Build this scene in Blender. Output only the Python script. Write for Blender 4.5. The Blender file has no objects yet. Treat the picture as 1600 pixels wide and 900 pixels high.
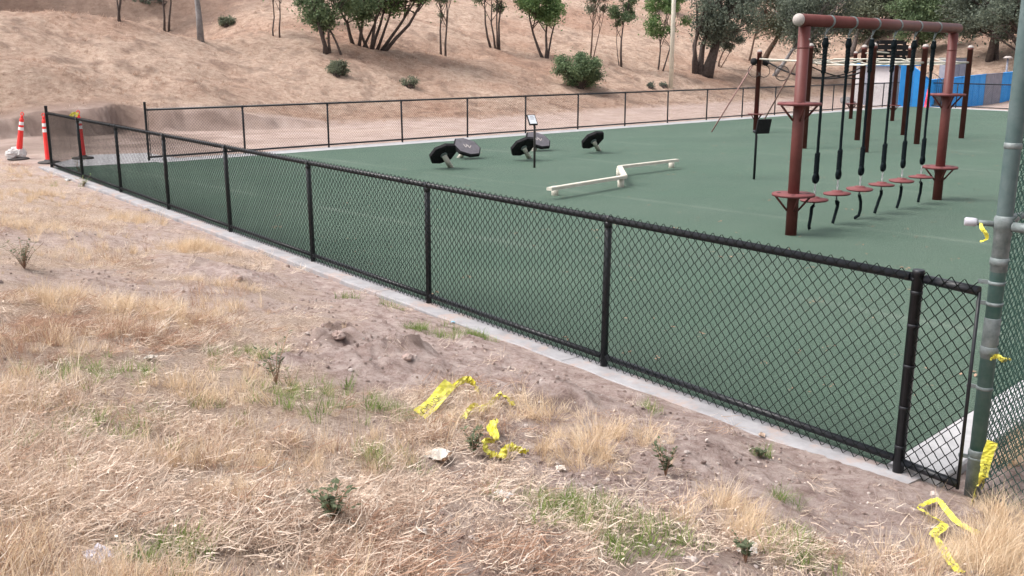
import bpy, math, random
import numpy as np
from mathutils import Vector, Matrix
R = math.radians
S = bpy.context.scene
COL = S.collection
random.seed(7)
RNG = np.random.default_rng(11)

# ------------------------------------------------------------------ camera, sky, sun, exposure
FPX, PITCH, ROLL, CAMH = 1535.69, 0.230427, 0.00198, 2.4544
cam_data = bpy.data.cameras.new('camera')
cam = bpy.data.objects.new('camera', cam_data); COL.objects.link(cam)
cam.location = (0, 0, CAMH)
cam_data.sensor_width = 36.0
cam_data.lens = FPX / 1600 * 36.0
cam_data.clip_start = 0.05
cam_data.clip_end = 2000
cam.rotation_euler = (Matrix.Rotation(math.pi/2 - PITCH, 3, 'X') @ Matrix.Rotation(ROLL, 3, 'Z')).to_euler()
S.camera = cam

SUN_EL, SUN_AZ = R(58), R(-95)         # azimuth measured from +y towards +x
world = bpy.data.worlds.new('World'); S.world = world; world.use_nodes = True
wn = world.node_tree; wn.nodes.clear()
sky = wn.nodes.new('ShaderNodeTexSky'); sky.sky_type = 'NISHITA'; sky.sun_disc = False
sky.sun_elevation = SUN_EL; sky.sun_rotation = SUN_AZ
sky.air_density = 1.0; sky.dust_density = 6.0; sky.ozone_density = 1.0
bg = wn.nodes.new('ShaderNodeBackground'); bg.inputs['Strength'].default_value = 0.15
wo = wn.nodes.new('ShaderNodeOutputWorld')
# overcast evening: the blue of the clear sky is washed out by cloud
hsv = wn.nodes.new('ShaderNodeHueSaturation'); hsv.inputs['Saturation'].default_value = 0.30
wn.links.new(sky.outputs[0], hsv.inputs['Color']); wn.links.new(hsv.outputs[0], bg.inputs[0])
wn.links.new(bg.outputs[0], wo.inputs[0])
sd = bpy.data.lights.new('sun', 'SUN'); sd.energy = 1.2; sd.angle = R(32); sd.color = (1.0, 0.93, 0.88)
sun = bpy.data.objects.new('sun', sd); COL.objects.link(sun)
sdir = Vector((math.sin(SUN_AZ)*math.cos(SUN_EL), math.cos(SUN_AZ)*math.cos(SUN_EL), math.sin(SUN_EL)))
sun.rotation_euler = sdir.to_track_quat('Z', 'Y').to_euler()
S.view_settings.view_transform = 'Standard'; S.view_settings.look = 'None'
S.view_settings.exposure = 0.88; S.view_settings.gamma = 1.0
S.render.engine = 'CYCLES'

# ------------------------------------------------------------------ places
N0 = np.array([2.350, 5.568]); U1 = np.array([math.cos(2.2225), math.sin(2.2225)]); M1 = np.array([-U1[1], U1[0]])  # near fence
F0 = np.array([-8.802, 23.900]); U2 = np.array([math.cos(.776), math.sin(.776)]); M2 = np.array([-U2[1], U2[0]])   # far fence
if M1 @ (-N0) < 0: M1 = -M1
B0 = np.array([21.0, 53.15]); UB = np.array([.5145, -.8575]); NB = np.array([.8575, .5145])                       # back fence
SN, SF = 2.638, 2.5904

def ray(px, py):
    dx, dy = px-800, py-450
    c, s = math.cos(ROLL), math.sin(ROLL)
    X = c*dx + s*dy; u = -(-s*dx + c*dy)
    c, s = math.cos(PITCH), math.sin(PITCH)
    return np.array([X, FPX*c+u*s, -FPX*s+u*c])
def at(px, py, z=0.0):
    r = ray(px, py); t = (z-CAMH)/r[2]; return r*t + np.array([0, 0, CAMH])
def depth_at(px, py, Y):
    r = ray(px, py); t = Y/r[1]; return r*t + np.array([0, 0, CAMH])

def _h(ix, iy, seed):
    n = (ix*374761393 + iy*668265263 + seed*974634777) & 0xffffffff
    n = ((n ^ (n >> 13))*1274126177) & 0xffffffff
    return ((n ^ (n >> 16)) & 0xffff)/65535.0
def vnoise(x, y, seed=0):
    x = np.asarray(x, float); y = np.asarray(y, float)
    ix = np.floor(x).astype(np.int64); iy = np.floor(y).astype(np.int64)
    fx = x-ix; fy = y-iy; fx = fx*fx*(3-2*fx); fy = fy*fy*(3-2*fy)
    a = _h(ix, iy, seed); b = _h(ix+1, iy, seed); c = _h(ix, iy+1, seed); d = _h(ix+1, iy+1, seed)
    return (a*(1-fx)+b*fx)*(1-fy)+(c*(1-fx)+d*fx)*fy
def fbm(x, y, o=4, seed=0):
    v = 0; a = .5; t = 0
    for i in range(o):
        v = v+a*vnoise(x*2**i+i*17.3, y*2**i-i*9.1, seed+i); t += a; a *= .5
    return v/t
def sstep(a, b, x):
    t = np.clip((x-a)/float(b-a), 0, 1); return t*t*(3-2*t)
def softplus(x, k=1.0):
    return k*np.log1p(np.exp(np.clip(x/k, -30, 30)))

# dug-up earth by the near fence: (px, py, radius along, radius across, height) in the place's own metres
MOUNDS = []
for (px, py, ra, h) in ((350, 425, .75, .10), (300, 410, .5, .05), (372, 437, .14, .05), (530, 528, .20, .10), (545, 560, .5, .10), (505, 545, .3, .05),
                        (640, 562, .28, .11), (600, 590, .6, .08), (700, 585, .5, .05), (455, 605, .22, .10), (820, 590, .4, .05), (880, 600, .3, .05),
                        (930, 625, .35, .04), (1090, 700, .25, .05), (1130, 690, .2, .04), (770, 560, .2, .04)):
    q = at(px, py, .25); MOUNDS.append((q[0], q[1], ra, h))

def site(x, y):
    dx, dy = x-N0[0], y-N0[1]; d1 = dx*M1[0]+dy*M1[1]; s1 = dx*U1[0]+dy*U1[1]
    ex, ey = x-F0[0], y-F0[1]; e = ex*M2[0]+ey*M2[1]; t = ex*U2[0]+ey*U2[1]
    b = (x-B0[0])*NB[0]+(y-B0[1])*NB[1]
    return d1, s1, e, t, b
def bare_mask(x, y):
    """1 on bare earth, 0 on grass (camera side of the near fence)."""
    d1, s1, e, t, b = site(x, y)
    w = np.interp(s1, [-6, -1.5, 0, 1.2, 3, 5, 7, 9, 14, 22], [.6, 1.3, 2.35, 2.3, 1.6, 1.25, .75, .3, .22, .3])
    n = fbm(x*1.3, y*1.3, 3, 5)-.5
    m = 1-sstep(-.25, .45, d1-w-n*1.1)
    for (mx, my, ra, h) in MOUNDS:
        r = np.hypot(x-mx, y-my)/(ra*1.15)
        m = np.maximum(m, (1-sstep(.5, 1.15, r+n*.9))*min(1, h/.07))
    m = np.maximum(m, sstep(.50, .66, fbm(x*.8+3, y*.8, 4, 21))*.7)
    return m
def toe(t):
    return np.interp(t, [-40, -2, 3, 9, 17, 28, 40, 60], [9.5, 9.2, 8.6, 6.9, 5.0, 6.4, 6.6, 7])
def terrain(x, y, fine=True):
    x = np.asarray(x, float); y = np.asarray(y, float)
    d1, s1, e, t, b = site(x, y)
    # camera side: bank rising away from the fence
    dd = np.maximum(d1-.24, 0)
    fade = np.interp(s1, [-30, 12, 24, 40], [1, 1, .55, .3])
    bank = (.185*dd - .009*np.maximum(dd-4, 0)**2*np.exp(-dd/14))*fade
    bank = np.where(dd > 9, np.minimum(bank, 1.7), bank)
    bank = np.clip(bank, 0, 1.9)
    z = -.055 + bank + (.050+.022*(fbm(s1*2.2, d1*3, 3, 14)-.2))*sstep(.04, .16, d1)*(1-sstep(2.5, 7.5, s1)) + .035*sstep(.35, -.1, s1)*sstep(.10, .2, d1)*sstep(3, 1, d1)
    z = z + .052*sstep(.12, -.08, s1)*sstep(-1.2, -.7, s1)*sstep(-.14, .0, d1)*(1-sstep(.04, .16, d1))
    # hill beyond the far fence
    e0 = toe(t)
    he = softplus(e-e0-.6, .9)*.30
    he = he + sstep(20, 60, e-e0)*0
    mound = .55*np.exp(-(((t-2.5)/6.5)**2+((e-19.5)/4.2)**2)) + .1*np.exp(-(((t+8)/6)**2+((e-21)/5)**2)) + .2*np.exp(-(((t-8)/3.5)**2+((e-17)/3)**2)) \
        + .75*np.exp(-(((t-1.0)/2.0)**2+((e-11.8)/1.5)**2))
    dip = -6.5*np.exp(-(((t-5)/9.5)**2+((e-29.5)/5.6)**2)) - 1.6*np.exp(-(((t-13)/4)**2+((e-25)/5)**2))
    hb = softplus(b-6.5, 1.2)*.36
    hill = np.maximum(he, 0)+sstep(0, 3, e-e0)*(mound+dip)
    hill = np.where(hill > hb, hill+.0, hb) if False else np.log(np.exp(np.clip(hill, 0, 60)*1.5)+np.exp(np.clip(hb, 0, 60)*1.5)-1)/1.5
    # the cut bank at the toe on the left
    cut = (1-sstep(5, 11, t))*(.35+.6*fbm(t*.45, 2.0, 2, 13))*sstep(-.02, .22, e-e0+2.2*(fbm(t*.55, e*.15, 3, 3)-.5))
    und = (fbm(x*.25, y*.25, 4, 40)-.5)*.8+(fbm(x*.8, y*.8, 3, 44)-.5)*.22+(fbm(x*2.2, y*2.2, 3, 47)-.5)*.20
    mh = sstep(.3, 4, np.maximum(e-e0, b-6))
    hill = hill+cut+und*mh
    hill = 26*np.tanh(hill/26)
    z = np.where((e > .15) | (b > .3), np.maximum(z*0-.03, -.03)+hill, z)
    if fine:
        g = sstep(.22, .6, d1)*(e < 0)
        z = z+g*((fbm(x*1.1, y*1.1, 4, 50)-.5)*.16+(fbm(x*5, y*5, 3, 60)-.5)*.045)
        bm = bare_mask(x, y)
        z = z+g*bm*((fbm(x*10, y*10, 4, 70)-.5)*.06)
        for (mx, my, ra, h) in MOUNDS:
            r = np.hypot(x-mx, y-my)/ra
            z = z+np.exp(-r*r*1.6)*h*(.2+1.6*fbm(x*8, y*8, 4, 80))*sstep(.22, .5, d1)
        pa = (e > .2)*(1-mh)
        z = z+pa*(fbm(x*1.5, y*1.5, 3, 90)-.5)*.05
    return z
def hit(px, py, fine=True):
    r = ray(px, py); r = r/np.linalg.norm(r)
    ts = np.concatenate([np.arange(1.5, 30, .02), np.arange(30, 160, .05)])
    P = r[None, :]*ts[:, None]+np.array([0, 0, CAMH])
    z = terrain(P[:, 0], P[:, 1], fine)
    k = np.argmax(P[:, 2] < z)
    if not (P[:, 2] < z).any(): k = len(ts)-1
    p = P[k].copy(); p[2] = z[k]; return p

# ------------------------------------------------------------------ materials
def mat(name, color=(.5, .5, .5), rough=.7, metal=0.0, noise=None, bump=0.0, bscale=200., color2=None, spec=.5, trans=0.0):
    m = bpy.data.materials.new(name); m.use_nodes = True
    nt = m.node_tree; p = nt.nodes['Principled BSDF']
    p.inputs['Base Color'].default_value = (*color, 1); p.inputs['Roughness'].default_value = rough
    p.inputs['Metallic'].default_value = metal
    p.inputs['Specular IOR Level'].default_value = spec
    if color2 is not None:
        tc = nt.nodes.new('ShaderNodeTexCoord'); n = nt.nodes.new('ShaderNodeTexNoise')
        n.inputs['Scale'].default_value = noise or 5; n.inputs['Detail'].default_value = 6; n.inputs['Roughness'].default_value = .65
        cr = nt.nodes.new('ShaderNodeValToRGB'); cr.color_ramp.elements[0].position = .35; cr.color_ramp.elements[1].position = .68
        cr.color_ramp.elements[0].color = (*color, 1); cr.color_ramp.elements[1].color = (*color2, 1)
        nt.links.new(tc.outputs['Object'], n.inputs['Vector']); nt.links.new(n.outputs['Fac'], cr.inputs[0])
        nt.links.new(cr.outputs[0], p.inputs['Base Color'])
    if bump:
        tc = nt.nodes.new('ShaderNodeTexCoord'); n = nt.nodes.new('ShaderNodeTexNoise'); n.inputs['Scale'].default_value = bscale
        n.inputs['Detail'].default_value = 4
        b = nt.nodes.new('ShaderNodeBump'); b.inputs['Strength'].default_value = bump; b.inputs['Distance'].default_value = .01
        nt.links.new(tc.outputs['Object'], n.inputs['Vector']); nt.links.new(n.outputs['Fac'], b.inputs['Height'])
        nt.links.new(b.outputs[0], p.inputs['Normal'])
    if trans: p.inputs['Transmission Weight'].default_value = 0
    return m

def N(nt, typ, **kw):
    n = nt.nodes.new(typ)
    for k, v in kw.items():
        if k in n.inputs: n.inputs[k].default_value = v
        else: setattr(n, k, v)
    return n
def ramp(nt, stops):
    r = nt.nodes.new('ShaderNodeValToRGB'); cr = r.color_ramp
    while len(cr.elements) > 1: cr.elements.remove(cr.elements[-1])
    cr.elements[0].position = stops[0][0]; cr.elements[0].color = (*stops[0][1], 1)
    for p, c in stops[1:]:
        e = cr.elements.new(p); e.color = (*c, 1)
    return r
def mixc(nt, fac, a, b, mode='MIX'):
    m = nt.nodes.new('ShaderNodeMix'); m.data_type = 'RGBA'; m.blend_type = mode
    def put(sock, v):
        if isinstance(v, (int, float)): sock.default_value = v
        elif isinstance(v, tuple): sock.default_value = (*v, 1)
        else: nt.links.new(v, sock)
    put(m.inputs[0], fac); put(m.inputs[6], a); put(m.inputs[7], b)
    return m.outputs[2]

def ground_material():
    m = bpy.data.materials.new('earth_and_dry_grass'); m.use_nodes = True; nt = m.node_tree
    p = nt.nodes['Principled BSDF']; p.inputs['Roughness'].default_value = .95; p.inputs['Specular IOR Level'].default_value = .15
    g = N(nt, 'ShaderNodeNewGeometry'); pos = g.outputs['Position']
    def noise(scale, detail=6, rough=.6, off=(0, 0, 0), sc=(1, 1, 1)):
        mp = N(nt, 'ShaderNodeMapping'); mp.inputs['Location'].default_value = off; mp.inputs['Scale'].default_value = sc
        nt.links.new(pos, mp.inputs[0])
        n = N(nt, 'ShaderNodeTexNoise', Scale=scale, Detail=detail, Roughness=rough); nt.links.new(mp.outputs[0], n.inputs['Vector']); return n.outputs['Fac']
    # bare earth
    r1 = ramp(nt, [(.38, (.26, .18, .16)), (.46, (.41, .31, .28)), (.54, (.51, .405, .37)), (.64, (.64, .54, .50))]); nt.links.new(noise(7.0, 12, .82), r1.inputs[0])
    peb = N(nt, 'ShaderNodeTexVoronoi', Scale=55.); nt.links.new(pos, peb.inputs['Vector'])
    pr = ramp(nt, [(.0, (1, 1, 1)), (.16, (1, 1, 1)), (.22, (0, 0, 0))]); nt.links.new(peb.outputs['Distance'], pr.inputs[0])
    thr = ramp(nt, [(.56, (0, 0, 0)), (.62, (1, 1, 1))]); nt.links.new(noise(9, 2, .5, (7, 3, 0)), thr.inputs[0])
    pm = N(nt, 'ShaderNodeMath', operation='MULTIPLY'); nt.links.new(pr.outputs[0], pm.inputs[0]); nt.links.new(thr.outputs[0], pm.inputs[1])
    earth = mixc(nt, pm.outputs[0], r1.outputs[0], (.56, .46, .40))
    # thatch
    r2 = ramp(nt, [(.36, (.19, .13, .105)), (.46, (.44, .335, .275)), (.55, (.62, .50, .42)), (.66, (.80, .70, .62))]); nt.links.new(noise(48, 6, .85), r2.inputs[0])
    r2b = ramp(nt, [(.35, (.86, .80, .72)), (.65, (1.0, 1.0, 1.0))]); nt.links.new(noise(.9, 5, .6, (3, 9, 0)), r2b.inputs[0])
    thatch = mixc(nt, 1.0, r2.outputs[0], r2b.outputs[0], 'MULTIPLY')
    # far hillside: short dry grass over reddish earth
    r3 = ramp(nt, [(.35, (.20, .127, .097)), (.45, (.425, .300, .232)), (.55, (.545, .410, .325)), (.67, (.655, .52, .43))]); nt.links.new(noise(3.6, 12, .86, (0, 0, 0), (1, 1, 1.8)), r3.inputs[0])
    r3b = ramp(nt, [(.36, (.80, .70, .66)), (.56, (1, 1, 1))]); nt.links.new(noise(.16, 6, .62, (31, 5, 0)), r3b.inputs[0])
    hillc = mixc(nt, 1.0, r3.outputs[0], r3b.outputs[0], 'MULTIPLY')
    # path
    r4 = ramp(nt, [(.3, (.30, .22, .19)), (.5, (.43, .33, .29)), (.75, (.54, .44, .395))]); nt.links.new(noise(1.2, 8, .7, (5, 1, 0)), r4.inputs[0])
    def attr(name):
        a = N(nt, 'ShaderNodeAttribute'); a.attribute_name = name; return a.outputs['Fac']
    tf = N(nt, 'ShaderNodeMath', operation='MULTIPLY_ADD'); nt.links.new(noise(6, 6, .7, (2, 2, 0)), tf.inputs[0]); tf.inputs[1].default_value = 2.4; tf.inputs[2].default_value = -1.15
    tm = N(nt, 'ShaderNodeMath', operation='MAXIMUM', use_clamp=True); nt.links.new(attr('bare'), tm.inputs[0]); nt.links.new(tf.outputs[0], tm.inputs[1])
    c = mixc(nt, tm.outputs[0], thatch, earth)
    c = mixc(nt, attr('hill'), c, hillc)
    c = mixc(nt, attr('path'), c, r4.outputs[0])
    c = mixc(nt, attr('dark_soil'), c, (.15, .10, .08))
    nt.links.new(c, p.inputs['Base Color'])
    b = N(nt, 'ShaderNodeBump', Strength=1.0, Distance=.05); nt.links.new(noise(24, 12, .85), b.inputs['Height'])
    b2 = N(nt, 'ShaderNodeBump', Strength=.6, Distance=.25); nt.links.new(noise(2.2, 8, .75), b2.inputs['Height'])
    hm = N(nt, 'ShaderNodeMath', operation='MULTIPLY'); nt.links.new(attr('hill'), hm.inputs[0]); hm.inputs[1].default_value = .9
    nt.links.new(hm.outputs[0], b2.inputs['Strength'])
    nt.links.new(b.outputs[0], b2.inputs['Normal']); nt.links.new(b2.outputs[0], p.inputs['Normal'])
    return m

def turf_material():
    m = bpy.data.materials.new('artificial_turf'); m.use_nodes = True; nt = m.node_tree
    p = nt.nodes['Principled BSDF']; p.inputs['Roughness'].default_value = .75
    p.inputs['Specular IOR Level'].default_value = .15
    p.inputs['Sheen Weight'].default_value = .24; p.inputs['Sheen Roughness'].default_value = .45; p.inputs['Sheen Tint'].default_value = (.75, .95, .83, 1)
    g = N(nt, 'ShaderNodeNewGeometry'); pos = g.outputs['Position']
    n1 = N(nt, 'ShaderNodeTexNoise', Scale=42., Detail=7., Roughness=.85); nt.links.new(pos, n1.inputs['Vector'])
    r = ramp(nt, [(.40, (.007, .019, .011)), (.46, (.018, .046, .028)), (.53, (.034, .073, .048)), (.61, (.12, .18, .12))]); nt.links.new(n1.outputs['Fac'], r.inputs[0])
    n2 = N(nt, 'ShaderNodeTexNoise', Scale=.7, Detail=5., Roughness=.6)
    mp = N(nt, 'ShaderNodeMapping'); mp.inputs['Rotation'].default_value = (0, 0, R(-44.5)); mp.inputs['Scale'].default_value = (.25, 1, 1)
    nt.links.new(pos, mp.inputs[0]); nt.links.new(mp.outputs[0], n2.inputs['Vector'])
    r2 = ramp(nt, [(.35, (.84, .88, .86)), (.65, (1.12, 1.1, 1.08))]); nt.links.new(n2.outputs['Fac'], r2.inputs[0])
    c = mixc(nt, 1.0, r.outputs[0], r2.outputs[0], 'MULTIPLY')
    # worn dusty flecks
    n3 = N(nt, 'ShaderNodeTexNoise', Scale=230., Detail=2.); nt.links.new(pos, n3.inputs['Vector'])
    r3 = ramp(nt, [(.66, (0, 0, 0)), (.72, (1, 1, 1))]); nt.links.new(n3.outputs['Fac'], r3.inputs[0])
    c = mixc(nt, r3.outputs[0], c, (.27, .31, .25))
    # roll seams across the field and dust trodden in along them
    mp2 = N(nt, 'ShaderNodeMapping'); mp2.inputs['Rotation'].default_value = (0, 0, R(-44.5)); nt.links.new(pos, mp2.inputs[0])
    sx = N(nt, 'ShaderNodeSeparateXYZ'); nt.links.new(mp2.outputs[0], sx.inputs[0])
    md = N(nt, 'ShaderNodeMath', operation='PINGPONG'); nt.links.new(sx.outputs[0], md.inputs[0]); md.inputs[1].default_value = 2.3
    sr = ramp(nt, [(.0, (1, 1, 1)), (.012, (.5, .5, .5)), (.07, (0, 0, 0))]); dv = N(nt, 'ShaderNodeMath', operation='DIVIDE'); nt.links.new(md.outputs[0], dv.inputs[0]); dv.inputs[1].default_value = 2.3
    nt.links.new(dv.outputs[0], sr.inputs[0])
    n4 = N(nt, 'ShaderNodeTexNoise', Scale=.35, Detail=6., Roughness=.65); nt.links.new(pos, n4.inputs['Vector'])
    r4 = ramp(nt, [(.40, (0, 0, 0)), (.72, (.75, .75, .75))]); nt.links.new(n4.outputs['Fac'], r4.inputs[0])
    sm = N(nt, 'ShaderNodeMath', operation='MULTIPLY'); nt.links.new(sr.outputs[0], sm.inputs[0]); nt.links.new(r4.outputs[0], sm.inputs[1])
    c = mixc(nt, sm.outputs[0], c, (.17, .20, .165))
    wr = N(nt, 'ShaderNodeMath', operation='MULTIPLY'); nt.links.new(r4.outputs[0], wr.inputs[0]); wr.inputs[1].default_value = .22
    c = mixc(nt, wr.outputs[0], c, (.16, .185, .15))
    nt.links.new(c, p.inputs['Base Color'])
    b = N(nt, 'ShaderNodeBump', Strength=.9, Distance=.02); nt.links.new(n1.outputs['Fac'], b.inputs['Height']); nt.links.new(b.outputs[0], p.inputs['Normal'])
    return m

def blade_material(name, stops, rough=.7, transl=.25):
    """dry or green blades: colour differs from tuft to tuft"""
    m = bpy.data.materials.new(name); m.use_nodes = True; nt = m.node_tree
    p = nt.nodes['Principled BSDF']; p.inputs['Roughness'].default_value = rough; p.inputs['Specular IOR Level'].default_value = .25
    oi = N(nt, 'ShaderNodeObjectInfo'); g = N(nt, 'ShaderNodeNewGeometry')
    ad = N(nt, 'ShaderNodeMath', operation='MULTIPLY_ADD'); nt.links.new(g.outputs['Random Per Island'], ad.inputs[0]); ad.inputs[1].default_value = .55
    h = N(nt, 'ShaderNodeMath', operation='MULTIPLY'); nt.links.new(oi.outputs['Random'], h.inputs[0]); h.inputs[1].default_value = .45
    nt.links.new(h.outputs[0], ad.inputs[2])
    r = ramp(nt, stops); nt.links.new(ad.outputs[0], r.inputs[0])
    nt.links.new(r.outputs[0], p.inputs['Base Color'])
    tr = N(nt, 'ShaderNodeBsdfTranslucent'); nt.links.new(r.outputs[0], tr.inputs['Color'])
    mx = N(nt, 'ShaderNodeMixShader'); mx.inputs[0].default_value = transl
    out = nt.nodes['Material Output']
    nt.links.new(p.outputs[0], mx.inputs[1]); nt.links.new(tr.outputs[0], mx.inputs[2]); nt.links.new(mx.outputs[0], out.inputs[0])
    return m
def leaf_material(name, dark, mid, light, scale=1.6):
    m = bpy.data.materials.new(name); m.use_nodes = True; nt = m.node_tree
    p = nt.nodes['Principled BSDF']; p.inputs['Roughness'].default_value = .65; p.inputs['Specular IOR Level'].default_value = .3
    g = N(nt, 'ShaderNodeNewGeometry')
    n = N(nt, 'ShaderNodeTexNoise', Scale=scale, Detail=3.); nt.links.new(g.outputs['Position'], n.inputs['Vector'])
    ad = N(nt, 'ShaderNodeMath', operation='MULTIPLY_ADD'); nt.links.new(g.outputs['Random Per Island'], ad.inputs[0]); ad.inputs[1].default_value = .4; 
    sb = N(nt, 'ShaderNodeMath', operation='SUBTRACT'); nt.links.new(n.outputs['Fac'], sb.inputs[0]); sb.inputs[1].default_value = .2; nt.links.new(sb.outputs[0], ad.inputs[2])
    r = ramp(nt, [(.15, dark), (.45, mid), (.8, light)]); nt.links.new(ad.outputs[0], r.inputs[0]); nt.links.new(r.outputs[0], p.inputs['Base Color'])
    tr = N(nt, 'ShaderNodeBsdfTranslucent'); nt.links.new(r.outputs[0], tr.inputs['Color'])
    mx = N(nt, 'ShaderNodeMixShader'); mx.inputs[0].default_value = .4
    nt.links.new(p.outputs[0], mx.inputs[1]); nt.links.new(tr.outputs[0], mx.inputs[2]); nt.links.new(mx.outputs[0], nt.nodes['Material Output'].inputs[0])
    return m

def stained_concrete():
    m = mat('kerb_concrete', (.24, .235, .245), .88, color2=(.36, .355, .37), noise=3.5, bump=.4, bscale=70); nt = m.node_tree; p = nt.nodes['Principled BSDF']
    base = p.inputs['Base Color'].links[0].from_socket
    g = N(nt, 'ShaderNodeNewGeometry'); n = N(nt, 'ShaderNodeTexNoise', Scale=2.2, Detail=10., Roughness=.75); nt.links.new(g.outputs['Position'], n.inputs['Vector'])
    r = ramp(nt, [(.50, (0, 0, 0)), (.60, (.85, .85, .85))]); nt.links.new(n.outputs['Fac'], r.inputs[0])
    nt.links.new(mixc(nt, r.outputs[0], base, (.36, .28, .25)), p.inputs['Base Color']); return m

M = dict(
 ground=ground_material(), turf=turf_material(),
 concrete=stained_concrete(), plain_concrete=mat('concrete', (.24, .235, .245), .85, color2=(.36, .355, .37), noise=3.5, bump=.3, bscale=60),
 pale_concrete=mat('new_concrete', (.36, .355, .365), .85, color2=(.48, .475, .485), noise=5, bump=.2, bscale=60),
 black=mat('black_powder_coat', (.007, .0085, .012), .42, spec=.5, color2=(.012, .014, .019), noise=30),
 wire=mat('black_vinyl_wire', (.004, .007, .007), .6, spec=.25),
 green_paint=mat('worn_green_paint', (.05, .13, .115), .55, color2=(.14, .205, .20), noise=6, bump=.15, bscale=30, spec=.35),
 green_wire=mat('green_vinyl_wire', (.030, .085, .068), .5, color2=(.05, .12, .10), noise=15),
 galv=mat('weathered_galvanised_steel', (.12, .15, .15), .6, metal=.2, color2=(.24, .27, .275), noise=18, bump=.2, bscale=60),
 maroon=mat('maroon_powder_coat', (.105, .028, .024), .5, color2=(.14, .042, .037), noise=4, bump=.05, bscale=60, spec=.35),
 disc=mat('dusty_red_plastic', (.14, .038, .040), .65, color2=(.185, .06, .06), noise=9, spec=.35),
 cream=mat('cream_powder_coat', (.52, .49, .42), .5, color2=(.62, .585, .51), noise=6),
 white=mat('white_cap_plastic', (.40, .36, .34), .6, spec=.25),
 rope=mat('black_rope', (.004, .008, .010), .9, spec=.15, color2=(.010, .016, .020), noise=60, bump=1.0, bscale=90),
 chain=mat('bright_steel', (.55, .56, .58), .35, metal=.8),
 pad_grey=mat('grey_rubber_pad', (.085, .078, .09), .7, color2=(.14, .13, .145), noise=7),
 pad_black=mat('black_rubber', (.008, .008, .010), .75, spec=.25, color2=(.022, .02, .022), noise=12),
 orange=mat('red_orange_plastic', (.75, .03, .03), .5, color2=(.82, .06, .05), noise=5, spec=.3),
 refl=mat('white_reflective_sheeting', (.80, .80, .80), .4),
 rubber=mat('dusty_black_rubber', (.03, .028, .028), .8, color2=(.07, .06, .058), noise=8),
 bag=mat('white_plastic_bag', (.50, .49, .48), .5, color2=(.66, .65, .64), noise=12),
 tape=mat('yellow_barricade_tape', (.66, .60, .04), .45, color2=(.74, .69, .16), noise=14, bump=.3, bscale=25),
 tape_ink=mat('black_tape_ink', (.07, .065, .02), .5),
 bark=mat('dark_oak_bark', (.050, .038, .034), .95, color2=(.115, .09, .08), noise=9, bump=.8, bscale=20),
 grey_bark=mat('pale_grey_bark', (.17, .16, .165), .95, color2=(.30, .285, .285), noise=5, bump=.6, bscale=15),
 brown_bark=mat('brown_bark', (.10, .062, .045), .95, color2=(.19, .13, .10), noise=9, bump=.7, bscale=20),
 pole_wood=mat('pale_painted_pole', (.52, .50, .42), .8, color2=(.66, .63, .54), noise=4),
 blue=mat('blue_painted_boards', (.03, .27, .70), .6, color2=(.05, .34, .80), noise=2.5, spec=.3),
 grey_board=mat('grey_boards', (.19, .205, .26), .7, color2=(.26, .27, .33), noise=4),
 wall_white=mat('white_render_wall', (.46, .44, .455), .8, color2=(.54, .52, .535), noise=3),
 leaf_dark=leaf_material('dark_oak_leaves', (.059, .074, .059), (.117, .144, .112), (.221, .258, .191)),
 leaf_green=leaf_material('green_leaves', (.059, .091, .051), (.132, .191, .100), (.251, .331, .177)),
 leaf_bright=leaf_material('bright_green_leaves', (.059, .103, .041), (.147, .236, .095), (.294, .427, .177)),
 leaf_olive=leaf_material('olive_leaves', (.074, .089, .059), (.154, .179, .121), (.265, .294, .206)),
 straw=blade_material('straw_litter', [(.0, (.21, .14, .105)), (.2, (.44, .325, .255)), (.48, (.65, .515, .415)), (.8, (.80, .68, .565)), (1, (.90, .82, .73))]),
 dry=blade_material('dry_grass_blades', [(.0, (.42, .29, .18)), (.3, (.64, .48, .32)), (.7, (.78, .63, .455)), (1, (.86, .75, .60))]),
 rust=blade_material('rusty_dry_stalks', [(.0, (.22, .125, .09)), (.5, (.42, .26, .18)), (1, (.56, .38, .28))]),
 green=blade_material('green_grass_blades', [(.0, (.09, .15, .035)), (.5, (.17, .25, .06)), (1, (.33, .38, .13))]),
 hillgrass=blade_material('short_hill_grass', [(.0, (.26, .165, .125)), (.5, (.54, .39, .31)), (1, (.72, .57, .48))]),
 weed=leaf_material('weed_leaves', (.07, .085, .045), (.12, .145, .08), (.20, .23, .14), 12),
 paper=mat('soiled_white_paper', (.46, .40, .34), .8, color2=(.66, .62, .57), noise=14),
 card=mat('brown_cardboard', (.34, .20, .12), .85, color2=(.44, .28, .18), noise=10),
 clod=mat('dry_clod', (.28, .20, .175), .95, color2=(.44, .345, .31), noise=14, bump=.8, bscale=40),
 stone=mat('pale_stone', (.36, .30, .275), .9, color2=(.52, .46, .425), noise=14),
 red=mat('red_plastic', (.62, .03, .07), .5), screen=mat('white_sign_face', (.60, .63, .68), .4),
 asphalt=mat('asphalt', (.05, .05, .05), .9),
)

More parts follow.
